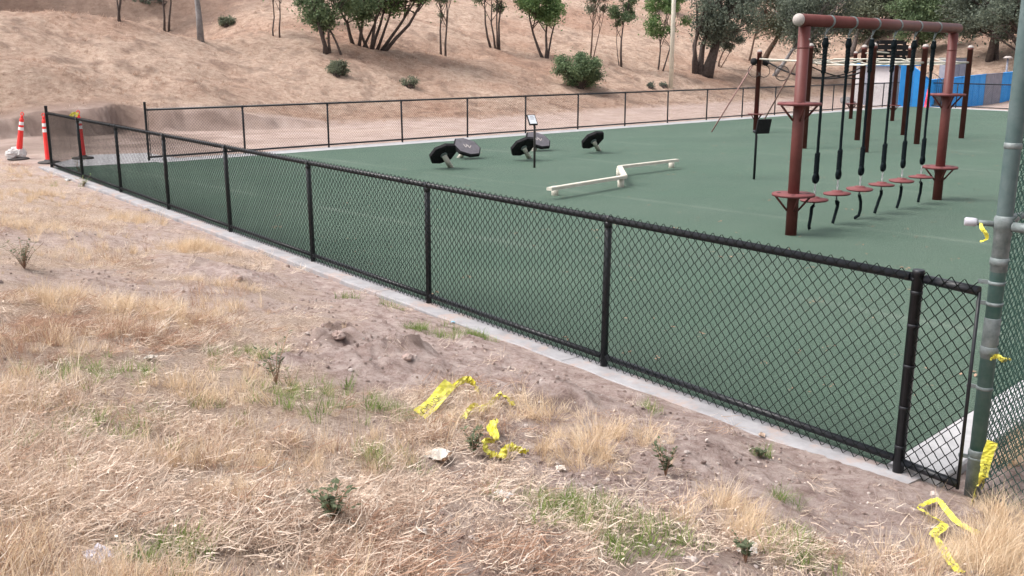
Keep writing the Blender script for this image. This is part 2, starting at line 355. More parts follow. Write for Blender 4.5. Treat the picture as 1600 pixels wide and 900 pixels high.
# ------------------------------------------------------------------ mesh building
class MB:
    def __init__(s): s.v = []; s.f = []; s.smooth = []
    def add(s, vs, fs, smooth=False):
        o = len(s.v); s.v += [tuple(map(float, v)) for v in vs]
        s.f += [tuple(i+o for i in f) for f in fs]; s.smooth += [smooth]*len(fs)
    def tube(s, pts, r, n=8, cap=True, smooth=True, phase=0.0):
        pts = [Vector(p) for p in pts]; rs = r if isinstance(r, (list, tuple)) else [r]*len(pts)
        o = len(s.v); up = None
        for i, p in enumerate(pts):
            d = (pts[min(i+1, len(pts)-1)]-pts[max(i-1, 0)])
            d = d.normalized() if d.length > 1e-9 else Vector((0, 0, 1))
            if up is None:
                up = Vector((1, 0, 0)) if abs(d.x) < .9 else Vector((0, 1, 0))
            a = (up-d*up.dot(d)).normalized(); b = d.cross(a); up = a
            for k in range(n):
                t = 2*math.pi*k/n+phase
                s.v.append(tuple(p+(a*math.cos(t)+b*math.sin(t))*rs[i]))
        for i in range(len(pts)-1):
            for k in range(n):
                k2 = (k+1) % n
                s.f.append((o+i*n+k, o+i*n+k2, o+(i+1)*n+k2, o+(i+1)*n+k)); s.smooth.append(smooth)
        if cap:
            s.f.append(tuple(o+k for k in reversed(range(n)))); s.smooth.append(False)
            e = o+(len(pts)-1)*n; s.f.append(tuple(e+k for k in range(n))); s.smooth.append(False)
        return s
    def lathe(s, prof, n=16, c=(0, 0, 0), M_=None, smooth=True, sx=1, sy=1):
        o = len(s.v)
        for (r, z) in prof:
            for k in range(n):
                t = 2*math.pi*k/n; v = Vector((r*math.cos(t)*sx, r*math.sin(t)*sy, z))
                if M_ is not None: v = M_ @ v
                s.v.append((v.x+c[0], v.y+c[1], v.z+c[2]))
        for i in range(len(prof)-1):
            for k in range(n):
                k2 = (k+1) % n
                s.f.append((o+i*n+k, o+i*n+k2, o+(i+1)*n+k2, o+(i+1)*n+k)); s.smooth.append(smooth)
        s.f.append(tuple(o+k for k in reversed(range(n)))); s.smooth.append(False)
        e = o+(len(prof)-1)*n; s.f.append(tuple(e+k for k in range(n))); s.smooth.append(False)
        return s
    def box(s, c, d, M_=None, bev=0.0):
        x, y, z = d[0]/2, d[1]/2, d[2]/2
        vs = [Vector((sx*x, sy*y, sz*z)) for sz in (-1, 1) for (sx, sy) in ((-1, -1), (1, -1), (1, 1), (-1, 1))]
        if M_ is not None: vs = [M_ @ v for v in vs]
        s.add([(v.x+c[0], v.y+c[1], v.z+c[2]) for v in vs], [(3, 2, 1, 0), (4, 5, 6, 7), (0, 1, 5, 4), (1, 2, 6, 5), (2, 3, 7, 6), (3, 0, 4, 7)])
        return s
    def prism(s, poly, z0, z1, M_=None, c=(0, 0, 0)):
        n = len(poly); vs = [Vector((x, y, z)) for z in (z0, z1) for (x, y) in poly]
        if M_ is not None: vs = [M_ @ v for v in vs]
        fs = [tuple(reversed(range(n))), tuple(range(n, 2*n))]+[(i, (i+1) % n, n+(i+1) % n, n+i) for i in range(n)]
        s.add([(v.x+c[0], v.y+c[1], v.z+c[2]) for v in vs], fs); return s
    def mesh(s, name, m=None):
        me = bpy.data.meshes.new(name); me.from_pydata(s.v, [], s.f)
        me.polygons.foreach_set('use_smooth', s.smooth)
        if m: me.materials.append(m)
        me.update(); return me
    def build(s, name, m, parent=None, loc=None):
        return put(name, s.mesh(name, m), parent, loc)
def put(name, me, parent=None, loc=None, rot=None, scale=None):
    o = bpy.data.objects.new(name, me); COL.objects.link(o)
    if parent is not None: o.parent = parent
    if loc is not None: o.location = loc
    if rot is not None: o.rotation_euler = rot
    if scale is not None: o.scale = scale
    return o
def np_mesh(name, V, F, m, smooth=False):
    me = bpy.data.meshes.new(name); V = np.asarray(V, np.float32); F = np.asarray(F, np.int32); k = F.shape[1]
    me.vertices.add(len(V)); me.vertices.foreach_set('co', V.ravel())
    me.loops.add(F.size); me.loops.foreach_set('vertex_index', F.ravel())
    me.polygons.add(len(F)); me.polygons.foreach_set('loop_start', np.arange(0, F.size, k, dtype=np.int32)); me.polygons.foreach_set('loop_total', np.full(len(F), k, np.int32))
    if smooth: me.polygons.foreach_set('use_smooth', np.ones(len(F), bool))
    if m: me.materials.append(m)
    me.update(calc_edges=True); me.validate(); return me
def tag(o, label=None, cat=None, group=None, kind=None):
    if label: o['label'] = label
    if cat: o['category'] = cat
    if group: o['group'] = group
    if kind: o['kind'] = kind
    return o
def thing(name, label, cat, loc=(0, 0, 0), rz=0, group=None):
    o = bpy.data.objects.new(name, None); COL.objects.link(o); o.empty_display_size = .1
    o.location = loc; o.rotation_euler = (0, 0, rz)
    return tag(o, label, cat, group)
def dup(root, loc=None, rz=None, label=None):
    r = root.copy(); COL.objects.link(r)
    if loc is not None: r.location = loc
    if rz is not None: r.rotation_euler = (0, 0, rz)
    if label: r['label'] = label
    for ch in list(root.children):
        c = ch.copy(); COL.objects.link(c); c.parent = r
        for g in list(ch.children):
            d = g.copy(); COL.objects.link(d); d.parent = c
    return r

# ------------------------------------------------------------------ ground sheet (polar grid, finer near and in view)
def build_ground():
    rr = [0.0, .5, 1.0, 1.4]
    r = 1.5
    while r < 100: rr.append(r); r *= (1.0105 if r < 26 else 1.0055)
    while r < 900: rr.append(r); r *= 1.12
    rr = np.array(rr)
    a = np.concatenate([np.arange(-180, -36, 4.0), np.arange(-36, 36, .22), np.arange(36, 180, 4.0)])
    A, RR = np.meshgrid(np.radians(a), rr)
    X = np.sin(A)*RR; Y = np.cos(A)*RR
    Z = terrain(X, Y)
    n, k = X.shape
    idx = np.arange(n*k).reshape(n, k)
    nxt = np.roll(idx, -1, axis=1)
    F = np.stack([idx[:-1], nxt[:-1], nxt[1:], idx[1:]], -1).reshape(-1, 4)[:, ::-1]
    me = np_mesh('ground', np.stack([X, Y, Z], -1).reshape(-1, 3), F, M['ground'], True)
    o = put('ground', me); tag(o, kind='structure')
    x, y = X.ravel(), Y.ravel(); d1, s1, e, t, b = site(x, y); e0 = toe(t)
    far = (e > .1) | (b > .2)
    hill = np.where(far, sstep(-.2, 1.2, np.maximum(e-e0, b-5)), 0)
    path = np.where(far & (hill < 1), (1-hill), 0)*np.clip(.4+1.1*fbm(x*.5, y*.5, 3, 8), 0, 1)
    path = np.maximum(path, np.where(~far, sstep(21.2, 22.5, s1)*(1-sstep(.1, .8, d1)), 0))
    bare = np.where(~far, bare_mask(x, y), .4)
    # darker soil in the dug patches and along the cut bank
    dk = np.zeros_like(x)
    for (px, py, ra) in ((530, 528, .13), (520, 548, .2), (640, 560, .14), (372, 434, .1), (668, 552, .12), (860, 640, .25)):
        q = hit(px, py, False); dk = np.maximum(dk, .75*(1-sstep(.3, 1.2, np.hypot(x-q[0], y-q[1])/ra+fbm(x*12, y*12, 2, 5)-.5)))
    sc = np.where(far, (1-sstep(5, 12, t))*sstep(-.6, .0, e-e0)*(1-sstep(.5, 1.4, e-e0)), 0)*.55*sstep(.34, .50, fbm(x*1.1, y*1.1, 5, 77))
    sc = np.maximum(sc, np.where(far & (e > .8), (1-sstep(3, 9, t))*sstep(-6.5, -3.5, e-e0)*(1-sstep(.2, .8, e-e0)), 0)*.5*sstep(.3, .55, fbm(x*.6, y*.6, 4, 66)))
    hd = np.where(far, sstep(.60, .68, fbm(x*1.9, y*1.9, 4, 99))*.45*hill, 0)
    hd = np.maximum(hd, np.where(far, sstep(20, 23, e-e0)*(1-sstep(20, 26, t))*.72*sstep(.12, .5, fbm(x*.9, y*.9, 5, 98)), 0))
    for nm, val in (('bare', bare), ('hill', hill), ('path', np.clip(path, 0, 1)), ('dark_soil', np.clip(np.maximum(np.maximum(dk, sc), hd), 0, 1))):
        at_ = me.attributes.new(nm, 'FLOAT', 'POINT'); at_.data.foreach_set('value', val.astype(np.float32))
build_ground()

# ------------------------------------------------------------------ turf, kerbs
def P2(o, u, a, m, b_): return o+u*a+m*b_
def isect(p, u, q, v):
    A_ = np.array([u, -v]).T; s = np.linalg.solve(A_, q-p); return p+u*s[0]
RT = np.array([2.51, 5.88]); UR = U2                      # right edge of the turf
BK = B0-NB*.55
t1 = isect(N0-M1*.03, U1, RT, UR); t2 = isect(RT, UR, BK, UB)
t3 = isect(F0-M2*.62, U2, BK, UB)
LE0 = np.array([-10.16, 22.42]); LE1 = np.array([-8.62, 23.50])
t4 = LE1; t5 = isect(N0-M1*.03, U1, LE0, LE1-LE0)
turf_poly = [t1, t2, t3, t4, t5]
mb = MB(); mb.prism([tuple(p) for p in turf_poly], -.03, 0.0)
o = mb.build('turf_field', M['turf']); tag(o, kind='structure')
def strip(name, a, b, c, d, z0, z1, m):
    mb = MB(); mb.prism([tuple(a), tuple(b), tuple(c), tuple(d)], z0, z1)
    o = mb.build(name, m); tag(o, kind='structure'); return o
def kerb(name, a, b, off0, off1, nrm, z0, z1, m, joint=3.0):
    """a run of cast kerb lengths with open joints; chipped edge"""
    root = bpy.data.objects.new(name, None); COL.objects.link(root); tag(root, kind='structure')
    L = np.linalg.norm(b-a); u = (b-a)/L; n = max(1, round(L/joint))
    root.location = (a[0], a[1], 0)
    for i in range(n):
        s0, s1 = i*L/n+.004, (i+1)*L/n-.004
        mb = MB(); K = 14; vs = []; fs = []
        for k in range(K+1):
            s = s0+(s1-s0)*k/K
            j = (vnoise(s*3.1+i, 0.5, 6)-.5)*.035; jj = (vnoise(s*1.7+i, 3.5, 6)-.5)*.01
            for (off, z) in ((off0, z0), (off0, z1-.012), (off0+.012*np.sign(off1-off0), z1+jj*.0), (off1+j-.012*np.sign(off1-off0), z1), (off1+j, z1-.015), (off1+j*1.3, z0)):
                p = u*s+nrm*off; vs.append((p[0], p[1], z))
        for k in range(K):
            for q in range(5): fs.append((k*6+q, k*6+q+1, (k+1)*6+q+1, (k+1)*6+q))
        fs.append((5, 4, 3, 2, 1, 0)); fs.append(tuple(K*6+q for q in range(6)))
        if float(np.cross(u, nrm))*np.sign(off1-off0) > 0: fs = [tuple(reversed(f)) for f in fs]
        mb.add(vs, fs); mb.build('kerb_length', m, root)
    return root
endN = N0+U1*8*SN
kerb('near_kerb', N0-U1*.14, endN+U1*.35, -.045, .20, M1, -.16, .006, M['concrete'])
kerb('far_kerb', F0-U2*.0, F0+U2*16*SF, .10, -.62, M2, -.14, .005, M['pale_concrete'])
kerb('back_kerb', B0+UB*.7, B0+UB*34, .12, -.55, NB, -.14, .005, M['pale_concrete'])
nR = np.array([UR[1], -UR[0]])
kerb('right_kerb', t1+nR*.004+UR*.02, t2-UR*1.0, .004, .33, nR, -.14, .012, M['pale_concrete'])
# concrete threshold between the two fence ends
e_u = [(-10.80, 23.25), (-10.85, 25.3), (-9.6, 25.9), (-8.35, 24.55)]
strip('concrete_threshold', (t5[0]-.0, t5[1]+.01), (t4[0]-.01, t4[1]+.012), e_u[3], e_u[2], -.12, .004, M['pale_concrete'])
strip('concrete_threshold', (t5[0]-.01, t5[1]+.015), e_u[2], e_u[1], e_u[0], -.12, .000, M['pale_concrete'])

# ------------------------------------------------------------------ chain-link fences
def chain_mesh(L, z0, z1, w, r, m, seed=1, zig=.004, gz=None):
    """woven chain-link fabric in its own x-z plane; w = half a diamond"""
    rows = int(round((z1-z0)/w)); cols = max(1, round(L/w)); wz = w; w = L/cols
    j = np.arange(rows+1); k = np.arange(cols)
    K, J = np.meshgrid(k, j, indexing='ij')
    X = (K+((J+K) % 2))*w+.006*(vnoise(K*.31, J*.27, seed)-.5); Z = z0+J*((z1-z0)/rows); Y = np.where((J+K) % 2 == 0, zig, -zig)+(.012*(vnoise(K*.06, J*.12, seed+3)-.5))
    # knuckled ends bend back
    V = []
    for a in (0, 1, 2):
        t = a*2*math.pi/3+.4
        V.append(np.stack([X+math.cos(t)*r, Y+math.sin(t)*r, Z], -1))
    V = np.stack(V, 2)                                   # k, j, 3, xyz
    idx = np.arange(V.shape[0]*V.shape[1]*3).reshape(V.shape[:3])
    F = []
    for a in range(3):
        b = (a+1) % 3
        F.append(np.stack([idx[:, :-1, a], idx[:, :-1, b], idx[:, 1:, b], idx[:, 1:, a]], -1).reshape(-1, 4))
    return np_mesh('chain_link_mesh', V.reshape(-1, 3), np.concatenate(F), m, True)
def post_mesh(r, h, cap=True, terminal=False):
    mb = MB(); mb.lathe([(r, -.1), (r, h-.004), (r*.8, h)] if not cap else [(r, -.1), (r, h-.03), (r*1.07, h-.03), (r*1.07, h-.003), (r*.95, h+.003)], 14)
    if terminal:
        for z in (.17, .42, .68, .93, 1.13):
            mb.lathe([(r*1.0, z-.010), (r*1.05, z-.009), (r*1.05, z+.009), (r*1.0, z+.010)], 14)
    return mb.mesh('post', M['black'])
def rail(mb, x0, x1, z, r, seg, y=0.0):
    # rail in sleeve-jointed lengths
    n = max(1, round((x1-x0)/seg)); L = (x1-x0)/n
    mb.tube([(x0, y, z), (x1, y, z)], r, 10)
    for i in range(1, n): mb.tube([(x0+i*L+.3, y, z), (x0+i*L+.46, y, z)], r*1.09, 10)
def black_fence(name, label, p0, u, n, sp, rad, skip=(), terminals=(0,), term_h=1.32, w=.04, wr=.0038, mesh_side=1, x_off=.04, group='black chain-link fences round the turf'):
    ang = math.atan2(u[1], u[0])
    root = thing(name, label, 'fence', (p0[0], p0[1], 0), ang, group)
    pm = post_mesh(rad, 1.195, False); tms = {k: post_mesh(rad*1.1, term_h[i] if isinstance(term_h, tuple) else term_h, True, True) for i, k in enumerate(terminals)}
    for k in range(n+1):
        if k in skip: continue
        T = k in terminals
        o = put('post', tms[k] if T else pm, root, (k*sp, 0, 0), rot=(R(random.uniform(-.5, .5)), R(random.uniform(-.6, .6)), 0))
        if not T:    # loop cap that carries the rail
            mb = MB(); mb.tube([(-.035, 0, 1.215), (.035, 0, 1.215)], rad*1.05, 12); mb.lathe([(rad*1.1, 1.15), (rad*1.12, 1.185), (rad*.9, 1.20)], 12)
            mb.build('loop_cap', M['black'], o)
    L = n*sp
    mb = MB(); rail(mb, x_off, L-x_off, 1.215, .027, sp*2); mb.build('top_rail', M['black'], root)
    mb = MB()
    ks = [k for k in range(n+1)]
    for k in ks[:-1]: mb.tube([(k*sp+rad, 0, .085), ((k+1)*sp-rad, 0, .085)], .025, 8); 
    mb.build('bottom_rail', M['black'], root)
    cm = chain_mesh(L-2*x_off, .016, 1.266, w, wr, M['wire'], seed=n)
    o = put('chain_link_mesh', cm, root, (x_off, mesh_side*(.027+.007), 0))
    # tie wires round the rails
    mb = MB(); x = .3
    while x < L-.2:
        for z, rr in ((1.215, .0255), (.085, .023)):
            c = [(x, math.cos(a)*rr, z+math.sin(a)*rr) for a in np.linspace(0, 2*math.pi, 9)]
            mb.tube(c, .0025, 4, cap=False)
        x += .46
    o = mb.build('tie_wires', M['wire'], root); o['kind'] = 'stuff'
    return root
# which side is the lens on: mesh hangs on the outer (dirt) side of the near fence
near = black_fence('chain_link_fence', 'low black chain-link fence on the kerb between the dry grass and the green turf', N0, U1, 8, SN, .030, terminals=(0, 8), term_h=(1.262, 1.38), mesh_side=(1 if (np.array([-U1[1], U1[0]]) @ M1) > 0 else -1))
far = black_fence('chain_link_fence', 'black chain-link fence along the far edge of the turf at the foot of the hill', F0, U2, 16, SF, .027, terminals=(0, 16), term_h=1.40, mesh_side=1, wr=.0030)
for x in (.07,):
    mb = MB(); mb.tube([(x, .03, .05), (x, .03, 1.24)], .007, 6); mb.build('tension_bar', M['black'], far)
back = black_fence('chain_link_fence', 'black chain-link fence across the far end of the turf in front of the blue boards', B0, UB, 13, 2.9, .027, terminals=(13,), mesh_side=1, w=.05, wr=.003)
# short end bay between the last black post and the green pole
ebay = thing('fence_end_panel', 'short black chain-link panel closing the gap between the fence end post and the green pole', 'fence panel', (N0[0], N0[1], 0), math.atan2(-U1[1], -U1[0]), 'black chain-link fences round the turf')
mb = MB(); mb.tube([(.055, 0, 1.215), (.372, 0, 1.205)], .027, 10); mb.build('top_rail', M['black'], ebay)
mb = MB(); mb.tube([(.03, 0, .075), (.375, 0, .06)], .024, 10); mb.build('bottom_rail', M['black'], ebay)
mb = MB(); mb.tube([(.375, .0, .03), (.375, .0, 1.20)], .011, 6); mb.build('tension_bar', M['black'], ebay)
sgn = -1 if (np.array([-U1[1], U1[0]]) @ M1) > 0 else 1
put('chain_link_mesh', chain_mesh(.345, .016, 1.262, .04, .0042, M['wire'], seed=4), ebay, (.03, sgn*.031, 0))
# brace bands and rail ends at the terminal post of the near fence
for dx, s in ((.05, 1), (-.055, -1)):
    mb = MB(); mb.lathe([(.034, -.012), (.036, 0), (.034, .012)], 12, c=(0, 0, 1.205)); mb.box((dx*.9, 0, 1.215), (.05, .012, .035)); mb.build('rail_end', M['black'], near)

# ------------------------------------------------------------------ tall green pole and court fence at the right
GP = np.array([2.705, 5.345])
gp = thing('tall_fence', 'tall green chain-link court fence with its worn green corner pole at the right edge', 'fence', (GP[0], GP[1], 0))
mb = MB(); mb.lathe([(.0415, -.3), (.0415, 3.7), (.03, 3.75)], 24); pole = mb.build('corner_pole', M['green_paint'], gp)
def band(z, h, r, m=M['galv'], name='band', tabdir=None, tab=.07):
    mb = MB(); mb.lathe([(r-.006, z-h/2), (r, z-h/2+.003), (r, z+h/2-.003), (r-.006, z+h/2)], 24)
    if tabdir is not None:
        d = Vector((*tabdir, 0)).normalized(); rot = Matrix.Rotation(math.atan2(d.y, d.x), 3, 'Z')
        mb.box((d.x*(r+tab/2), d.y*(r+tab/2), z), (tab, .012, h), rot)
        mb.tube([(d.x*(r+tab*.7)-d.y*.02, d.y*(r+tab*.7)+d.x*.02, z), (d.x*(r+tab*.7)+d.y*.02, d.y*(r+tab*.7)-d.x*.02, z)], .008, 6)
    return mb.build(name, m, pole)
tdir = (N0-GP)/np.linalg.norm(N0-GP)
for z in (1.235, 1.115, .62, .19): band(z, .022, .0465, tabdir=tdir, tab=.05, name='brace_band')
# grey sleeves: the pole was raised with a stub, its joints bare and galvanised
mb = MB(); mb.lathe([(0.0444, -.2), (0.0444, .20), (0.0480, .205), (0.0480, .235), (0.0432, .245)], 24); mb.build('lower_sleeve', M['galv'], pole)
mb = MB(); mb.lathe([(0.0424, .80), (0.0444, .802), (0.0444, 1.03), (0.0424, 1.035)], 24); mb.build('middle_sleeve', M['galv'], pole)
mb = MB(); mb.lathe([(0.0436, .82), (0.0488, .825), (0.0488, .865), (0.0436, .87)], 24); mb.build('collar', M['galv'], pole)
mb = MB(); mb.lathe([(0.0424, 1.30), (0.0448, 1.302), (0.0448, 1.50), (0.0480, 1.505), (0.0480, 1.535), (0.0528, 1.54), (0.0528, 1.60), (0.0464, 1.61), (0.0424, 1.615)], 24); mb.build('upper_sleeve', M['galv'], pole)
mb = MB(); mb.lathe([(0.0424, 1.98), (0.0464, 1.983), (0.0464, 2.01), (0.0424, 2.013)], 24); mb.build('collar', M['galv'], pole)
mb = MB(); mb.lathe([(0.0424, 1.335), (0.0508, 1.34), (0.0508, 1.375), (0.0424, 1.38)], 24); mb.build('collar', M['galv'], pole)
mb = MB(); mb.lathe([(.0425, 1.612), (.0432, 1.614), (.0432, 3.68), (.0425, 3.7)], 24); mb.build('upper_pole', mat('faded_grey_green_paint', (.075, .125, .125), .6, color2=(.14, .185, .19), noise=5, bump=.15, bscale=30, spec=.3), pole)
# pipe stub with cap to the left, rails to the right
Bd = np.array([.50, -.866])                               # the wing that comes towards the lens
lft = -np.array([.93, -.30]); lft = lft/np.linalg.norm(lft)
mb = MB(); mb.tube([(lft[0]*.05, lft[1]*.05, 1.565), (lft[0]*.145, lft[1]*.145, 1.57)], .016, 10); mb.build('pipe_stub', M['galv'], pole)
mb = MB(); mb.tube([(lft[0]*.135, lft[1]*.135, 1.57), (lft[0]*.145, lft[1]*.145, 1.57), (lft[0]*.195, lft[1]*.195, 1.572), (lft[0]*.2, lft[1]*.2, 1.572)], [.02, .024, .024, .018], 12); mb.build('pipe_cap', mat('grey_white_cap', (.42, .42, .47), .5), pole)
for d, z, ln in ((UR, 1.585, 42.0), (Bd, 1.56, 3.2)):
    mb = MB(); mb.tube([(d[0]*.06, d[1]*.06, z), (d[0]*.17, d[1]*.17, z)], .027, 12); mb.build('rail_cup', M['galv'], pole)
    mb = MB(); mb.tube([(d[0]*.15, d[1]*.15, z), (d[0]*ln, d[1]*ln, z)], .021, 12); mb.build('middle_rail', M['galv'], gp)
    mb = MB(); mb.tube([(d[0]*.05, d[1]*.05, 3.6), (d[0]*ln, d[1]*ln, 3.6)], .021, 12); mb.build('top_rail', M['green_paint'], gp)
    a = math.atan2(d[1], d[0]); LL = min(ln, 14)
    cm = chain_mesh(LL, -.02, 3.6, .03, .0038, M['green_wire'], seed=int(LL))
    put('chain_link_mesh', cm, gp, (d[0]*.05, d[1]*.05, 0), rot=(0, 0, a))
pm = MB().lathe([(.04, -.3), (.04, 3.6), (.02, 3.65)], 16).mesh('post', M['green_paint'])
for k in range(1, 14): put('post', pm, gp, (UR[0]*3.0*k, UR[1]*3.0*k, 0))
put('post', pm, gp, (Bd[0]*3.2, Bd[1]*3.2, .3))

# ------------------------------------------------------------------ rope-step climbing frame
A0 = np.array([3.97, 13.81]); A1 = np.array([7.57, 17.42]); UA = (A1-A0)/np.linalg.norm(A1-A0); LA = np.linalg.norm(A1-A0)
angA = math.atan2(UA[1], UA[0])
frame = thing('climbing_frame', 'tall maroon two-post climbing frame with a crossbar carrying six hanging rope steps', 'climbing frame', (A0[0], A0[1], 0), angA)
for k, x in enumerate((0, LA)):
    mb = MB(); mb.lathe([(.08, -.1), (.08, 2.87)], 24); p = mb.build('post', M['maroon'], frame, (x, 0, 0))
    mb = MB(); mb.lathe([(.0815, 2.58), (.0825, 2.585), (.0825, 2.595), (.0815, 2.60)], 24); mb.build('seam_ring', M['maroon'], p)
    mb = MB(); mb.lathe([(.016, 0), (.015, .012), (.006, .018)], 10, M_=Matrix.Rotation(R(90), 3, 'X'), c=(0, -.079, 2.7)); mb.build('bolt_cap', M['white'], p)
    for z in (.59, 1.85):
        # round step plate with lifting slots and a rim
        mb = MB(); mb.lathe([(.27, -.035), (.295, -.03), (.30, -.005), (.29, .006), (.1, .006)], 32)
        pl = mb.build('step_plate', M['disc'], frame, (x, 0, z))
        for q in range(4):
            a = q*math.pi/2+.5
            mb = MB(); mb.lathe([(.035, .0065), (.03, .0085)], 10, c=(math.cos(a)*.2, math.sin(a)*.2, 0), sx=1.3, sy=.7)
            mb.build('grip_slot', M['pad_black'], pl)
        for q in range(4):
            a = q*math.pi/2+.78
            mb = MB(); mb.tube([(math.cos(a)*.25, math.sin(a)*.25, -.035), (math.cos(a)*.078, math.sin(a)*.078, -.24)], .016, 6, phase=.78); mb.build('strut', M['maroon'], pl)
mb = MB(); mb.tube([(-.16, 0, 2.955), (LA+.17, 0, 2.955)], .083, 24); mb.build('crossbar', M['maroon'], frame)
mb = MB(); mb.lathe([(.084*math.cos(a), .084*math.sin(a)) for a in np.linspace(-1.5, 1.5, 12)], 20, c=(-.17, 0, 2.955)); mb.build('end_cap', M['white'], frame)
mb = MB(); mb.lathe([(.083*math.cos(a), .083*math.sin(a)) for a in np.linspace(-1.5, 1.5, 10)], 20, c=(LA+.16, 0, 2.955)); mb.build('end_cap', M['maroon'], frame)
STEP_T = [.12, .255, .40, .55, .695, .845]
for t in STEP_T:
    mb = MB()
    mb.tube([(t*LA+.035, .0, 2.955), (t*LA+.085, .0, 2.955)], .089, 24)
    mb.tube([(t*LA+.06, .0, 2.87), (t*LA+.03, -.0, 2.84), (t*LA, 0, 2.79)], [.022, .018, .014], 8)
    mb.build('clamp', M['galv'], frame)
def twisted(pts, r, turns_per_m, strands=3, n=5):
    """rope laid from three strands"""
    mb = MB(); pts = [Vector(p) for p in pts]
    seg = []; L = 0
    for a, b in zip(pts[:-1], pts[1:]): seg.append((L, a, b)); L += (b-a).length
    K = max(6, int(L*turns_per_m*7))
    for s in range(strands):
        c = []
        for k in range(K+1):
            l = L*k/K
            for (l0, a, b) in reversed(seg):
                if l >= l0-1e-9: break
            p = a+(b-a)*min(1, (l-l0)/max(1e-6, (b-a).length)); ph = 2*math.pi*(l*turns_per_m+s/strands)
            d = (b-a).normalized(); u = Vector((0, 1, 0)); u = (u-d*u.dot(d)).normalized(); v = d.cross(u)
            c.append(p+(u*math.cos(ph)+v*math.sin(ph))*r*.5)
        mb.tube(c, r*.62, n)
    return mb
steps_lab = ['first rope step beside the near maroon post, its black tail hanging straight down', 'second rope step from the near post, its tail bent like a hook',
             'third rope step counted from the near post, its tail curling on the turf', 'fourth rope step counted from the near post, its tail slanting to the left',
             'fifth rope step counted from the near post, last but one before the far post', 'sixth rope step hanging right beside the far maroon post']
tails = [[(0, 0, .36), (-.05, 0, .33), (-.06, 0, .2), (-.09, 0, .06), (-.07, 0, .02)],
         [(0, 0, .36), (.03, 0, .30), (.07, 0, .34), (.06, 0, .28), (-.02, 0, .12), (-.07, 0, .03)],
         [(0, 0, .38), (.03, 0, .33), (.07, 0, .26), (.08, 0, .14), (.04, 0, .05), (-.08, 0, .025)],
         [(0, 0, .38), (.02, 0, .32), (-.05, 0, .22), (-.12, 0, .10), (-.16, 0, .03)],
         [(0, 0, .38), (.03, 0, .34), (.01, 0, .20), (-.05, 0, .10), (-.10, 0, .03)],
         [(0, 0, .38), (.05, 0, .36), (.04, 0, .2), (0, 0, .10), (-.01, 0, .04)]]
for k, t in enumerate(STEP_T):
    P = A0+UA*LA*t
    st = thing('rope_step', steps_lab[k], 'rope step', (P[0], P[1], 0), angA+R(random.uniform(-6, 6)), 'rope steps hanging from the maroon crossbar')
    mb = MB(); mb.tube([(0, 0, 2.80), (-.02, 0, 2.77), (0, 0, 2.735), (.02, 0, 2.77), (0, 0, 2.80)], .009, 6); mb.lathe([(.02, 2.69), (.03, 2.71), (.02, 2.745)], 8); mb.build('shackle', M['galv'], st)
    mb = twisted([(0, 0, 2.73), (0, 0, 1.10)], .021, 9); mb.build('rope', M['rope'], st)
    mb = twisted([(0, 0, 2.73), (0, 0, 2.5), (0, 0, 2.25)], .034, 7, 3, 6); mb.tube([(0, 0, 2.73), (0, 0, 2.65), (0, 0, 2.6)], [.03, .052, .04], 8); mb.build('upper_splice', M['rope'], st)
    mb = twisted([(0, 0, 1.12), (0, 0, .80)], .037, 8, 3, 6)
    c = [(math.sin(a)*.045, 0, .755+math.cos(a)*.052) for a in np.linspace(0, 2*math.pi, 13)]
    mb.tube(c, .030, 7, cap=False); mb.build('lower_splice', M['rope'], st)
    mb = MB()
    for q in range(5):
        z = .70-.04*q; ring = [(math.sin(a)*.012*(q % 2 == 0), math.sin(a)*.012*(q % 2), z+math.cos(a)*.026) for a in np.linspace(0, 2*math.pi, 9)]
        mb.tube(ring, .0055, 5, cap=False)
    mb.build('chain', M['chain'], st)
    dz = .48+(.0 if k else -.03)
    mb = MB(); mb.lathe([(.06, -.03), (.19, -.026), (.203, -.012), (.20, .0), (.14, .012), (.08, .018), (.075, .035), (.02, .04)], 28)
    d = mb.build('disc', M['disc'], st, (0, 0, dz)); d.rotation_euler = (R(random.uniform(-2, 2)), R(random.uniform(-2, 2)), 0)
    mb = MB(); mb.tube([(0, 0, dz-.03), (0, 0, .37)], .012, 8); mb.tube([(.0, 0, .41), (.025, 0, .38), (0, 0, .345), (-.025, 0, .38), (0, 0, .41)], .008, 5); mb.build('lower_shackle', M['galv'], st)
    mb = twisted(tails[k], .024, 11); mb.build('tail_rope', M['rope'], st)

# ------------------------------------------------------------------ overhead course behind (maroon posts, cream bars)
CP = {'a': (8.12, 27.56), 'b': (10.59, 30.44), 'c': (9.45, 26.45), 'd': (12.82, 32.55), 'e': (11.88, 29.10), 'f': (14.16, 31.27), 'g': (8.21, 33.56), 'h': (14.05, 41.37), 'i': (15.25, 39.97)}
oc = thing('overhead_course', 'maroon post and cream bar overhead climbing course standing behind the rope-step frame', 'climbing course', (0, 0, 0))
def cpost(k, h, r, plates=()):
    x, y = CP[k]
    mb = MB(); mb.lathe([(r, -.1), (r, h-.12), (r*1.05, h-.12), (r*1.05, h-.05)], 16); p = mb.build('post', M['maroon'], oc, (x, y, 0))
    mb = MB(); mb.lathe([(r*1.08*math.cos(a), h-.05+r*1.0*math.sin(a)) for a in np.linspace(0, 1.5, 7)], 14); mb.build('post_cap', M['white'], p)
    for z in plates:
        mb = MB(); mb.lathe([(.27, -.02), (.29, -.01), (.28, .012)], 18, c=(0, 0, z))
        for q in range(4):
            a = q*math.pi/2+.6; mb.tube([(math.cos(a)*.24, math.sin(a)*.24, z-.02), (math.cos(a)*r, math.sin(a)*r, z-.2)], .016, 5)
        mb.build('step_plate', M['maroon'], p)
    return p
for k in 'abcdef': cpost(k, 2.82, .082)
for k in 'ghi': cpost(k, 2.70, .078, (.62,))
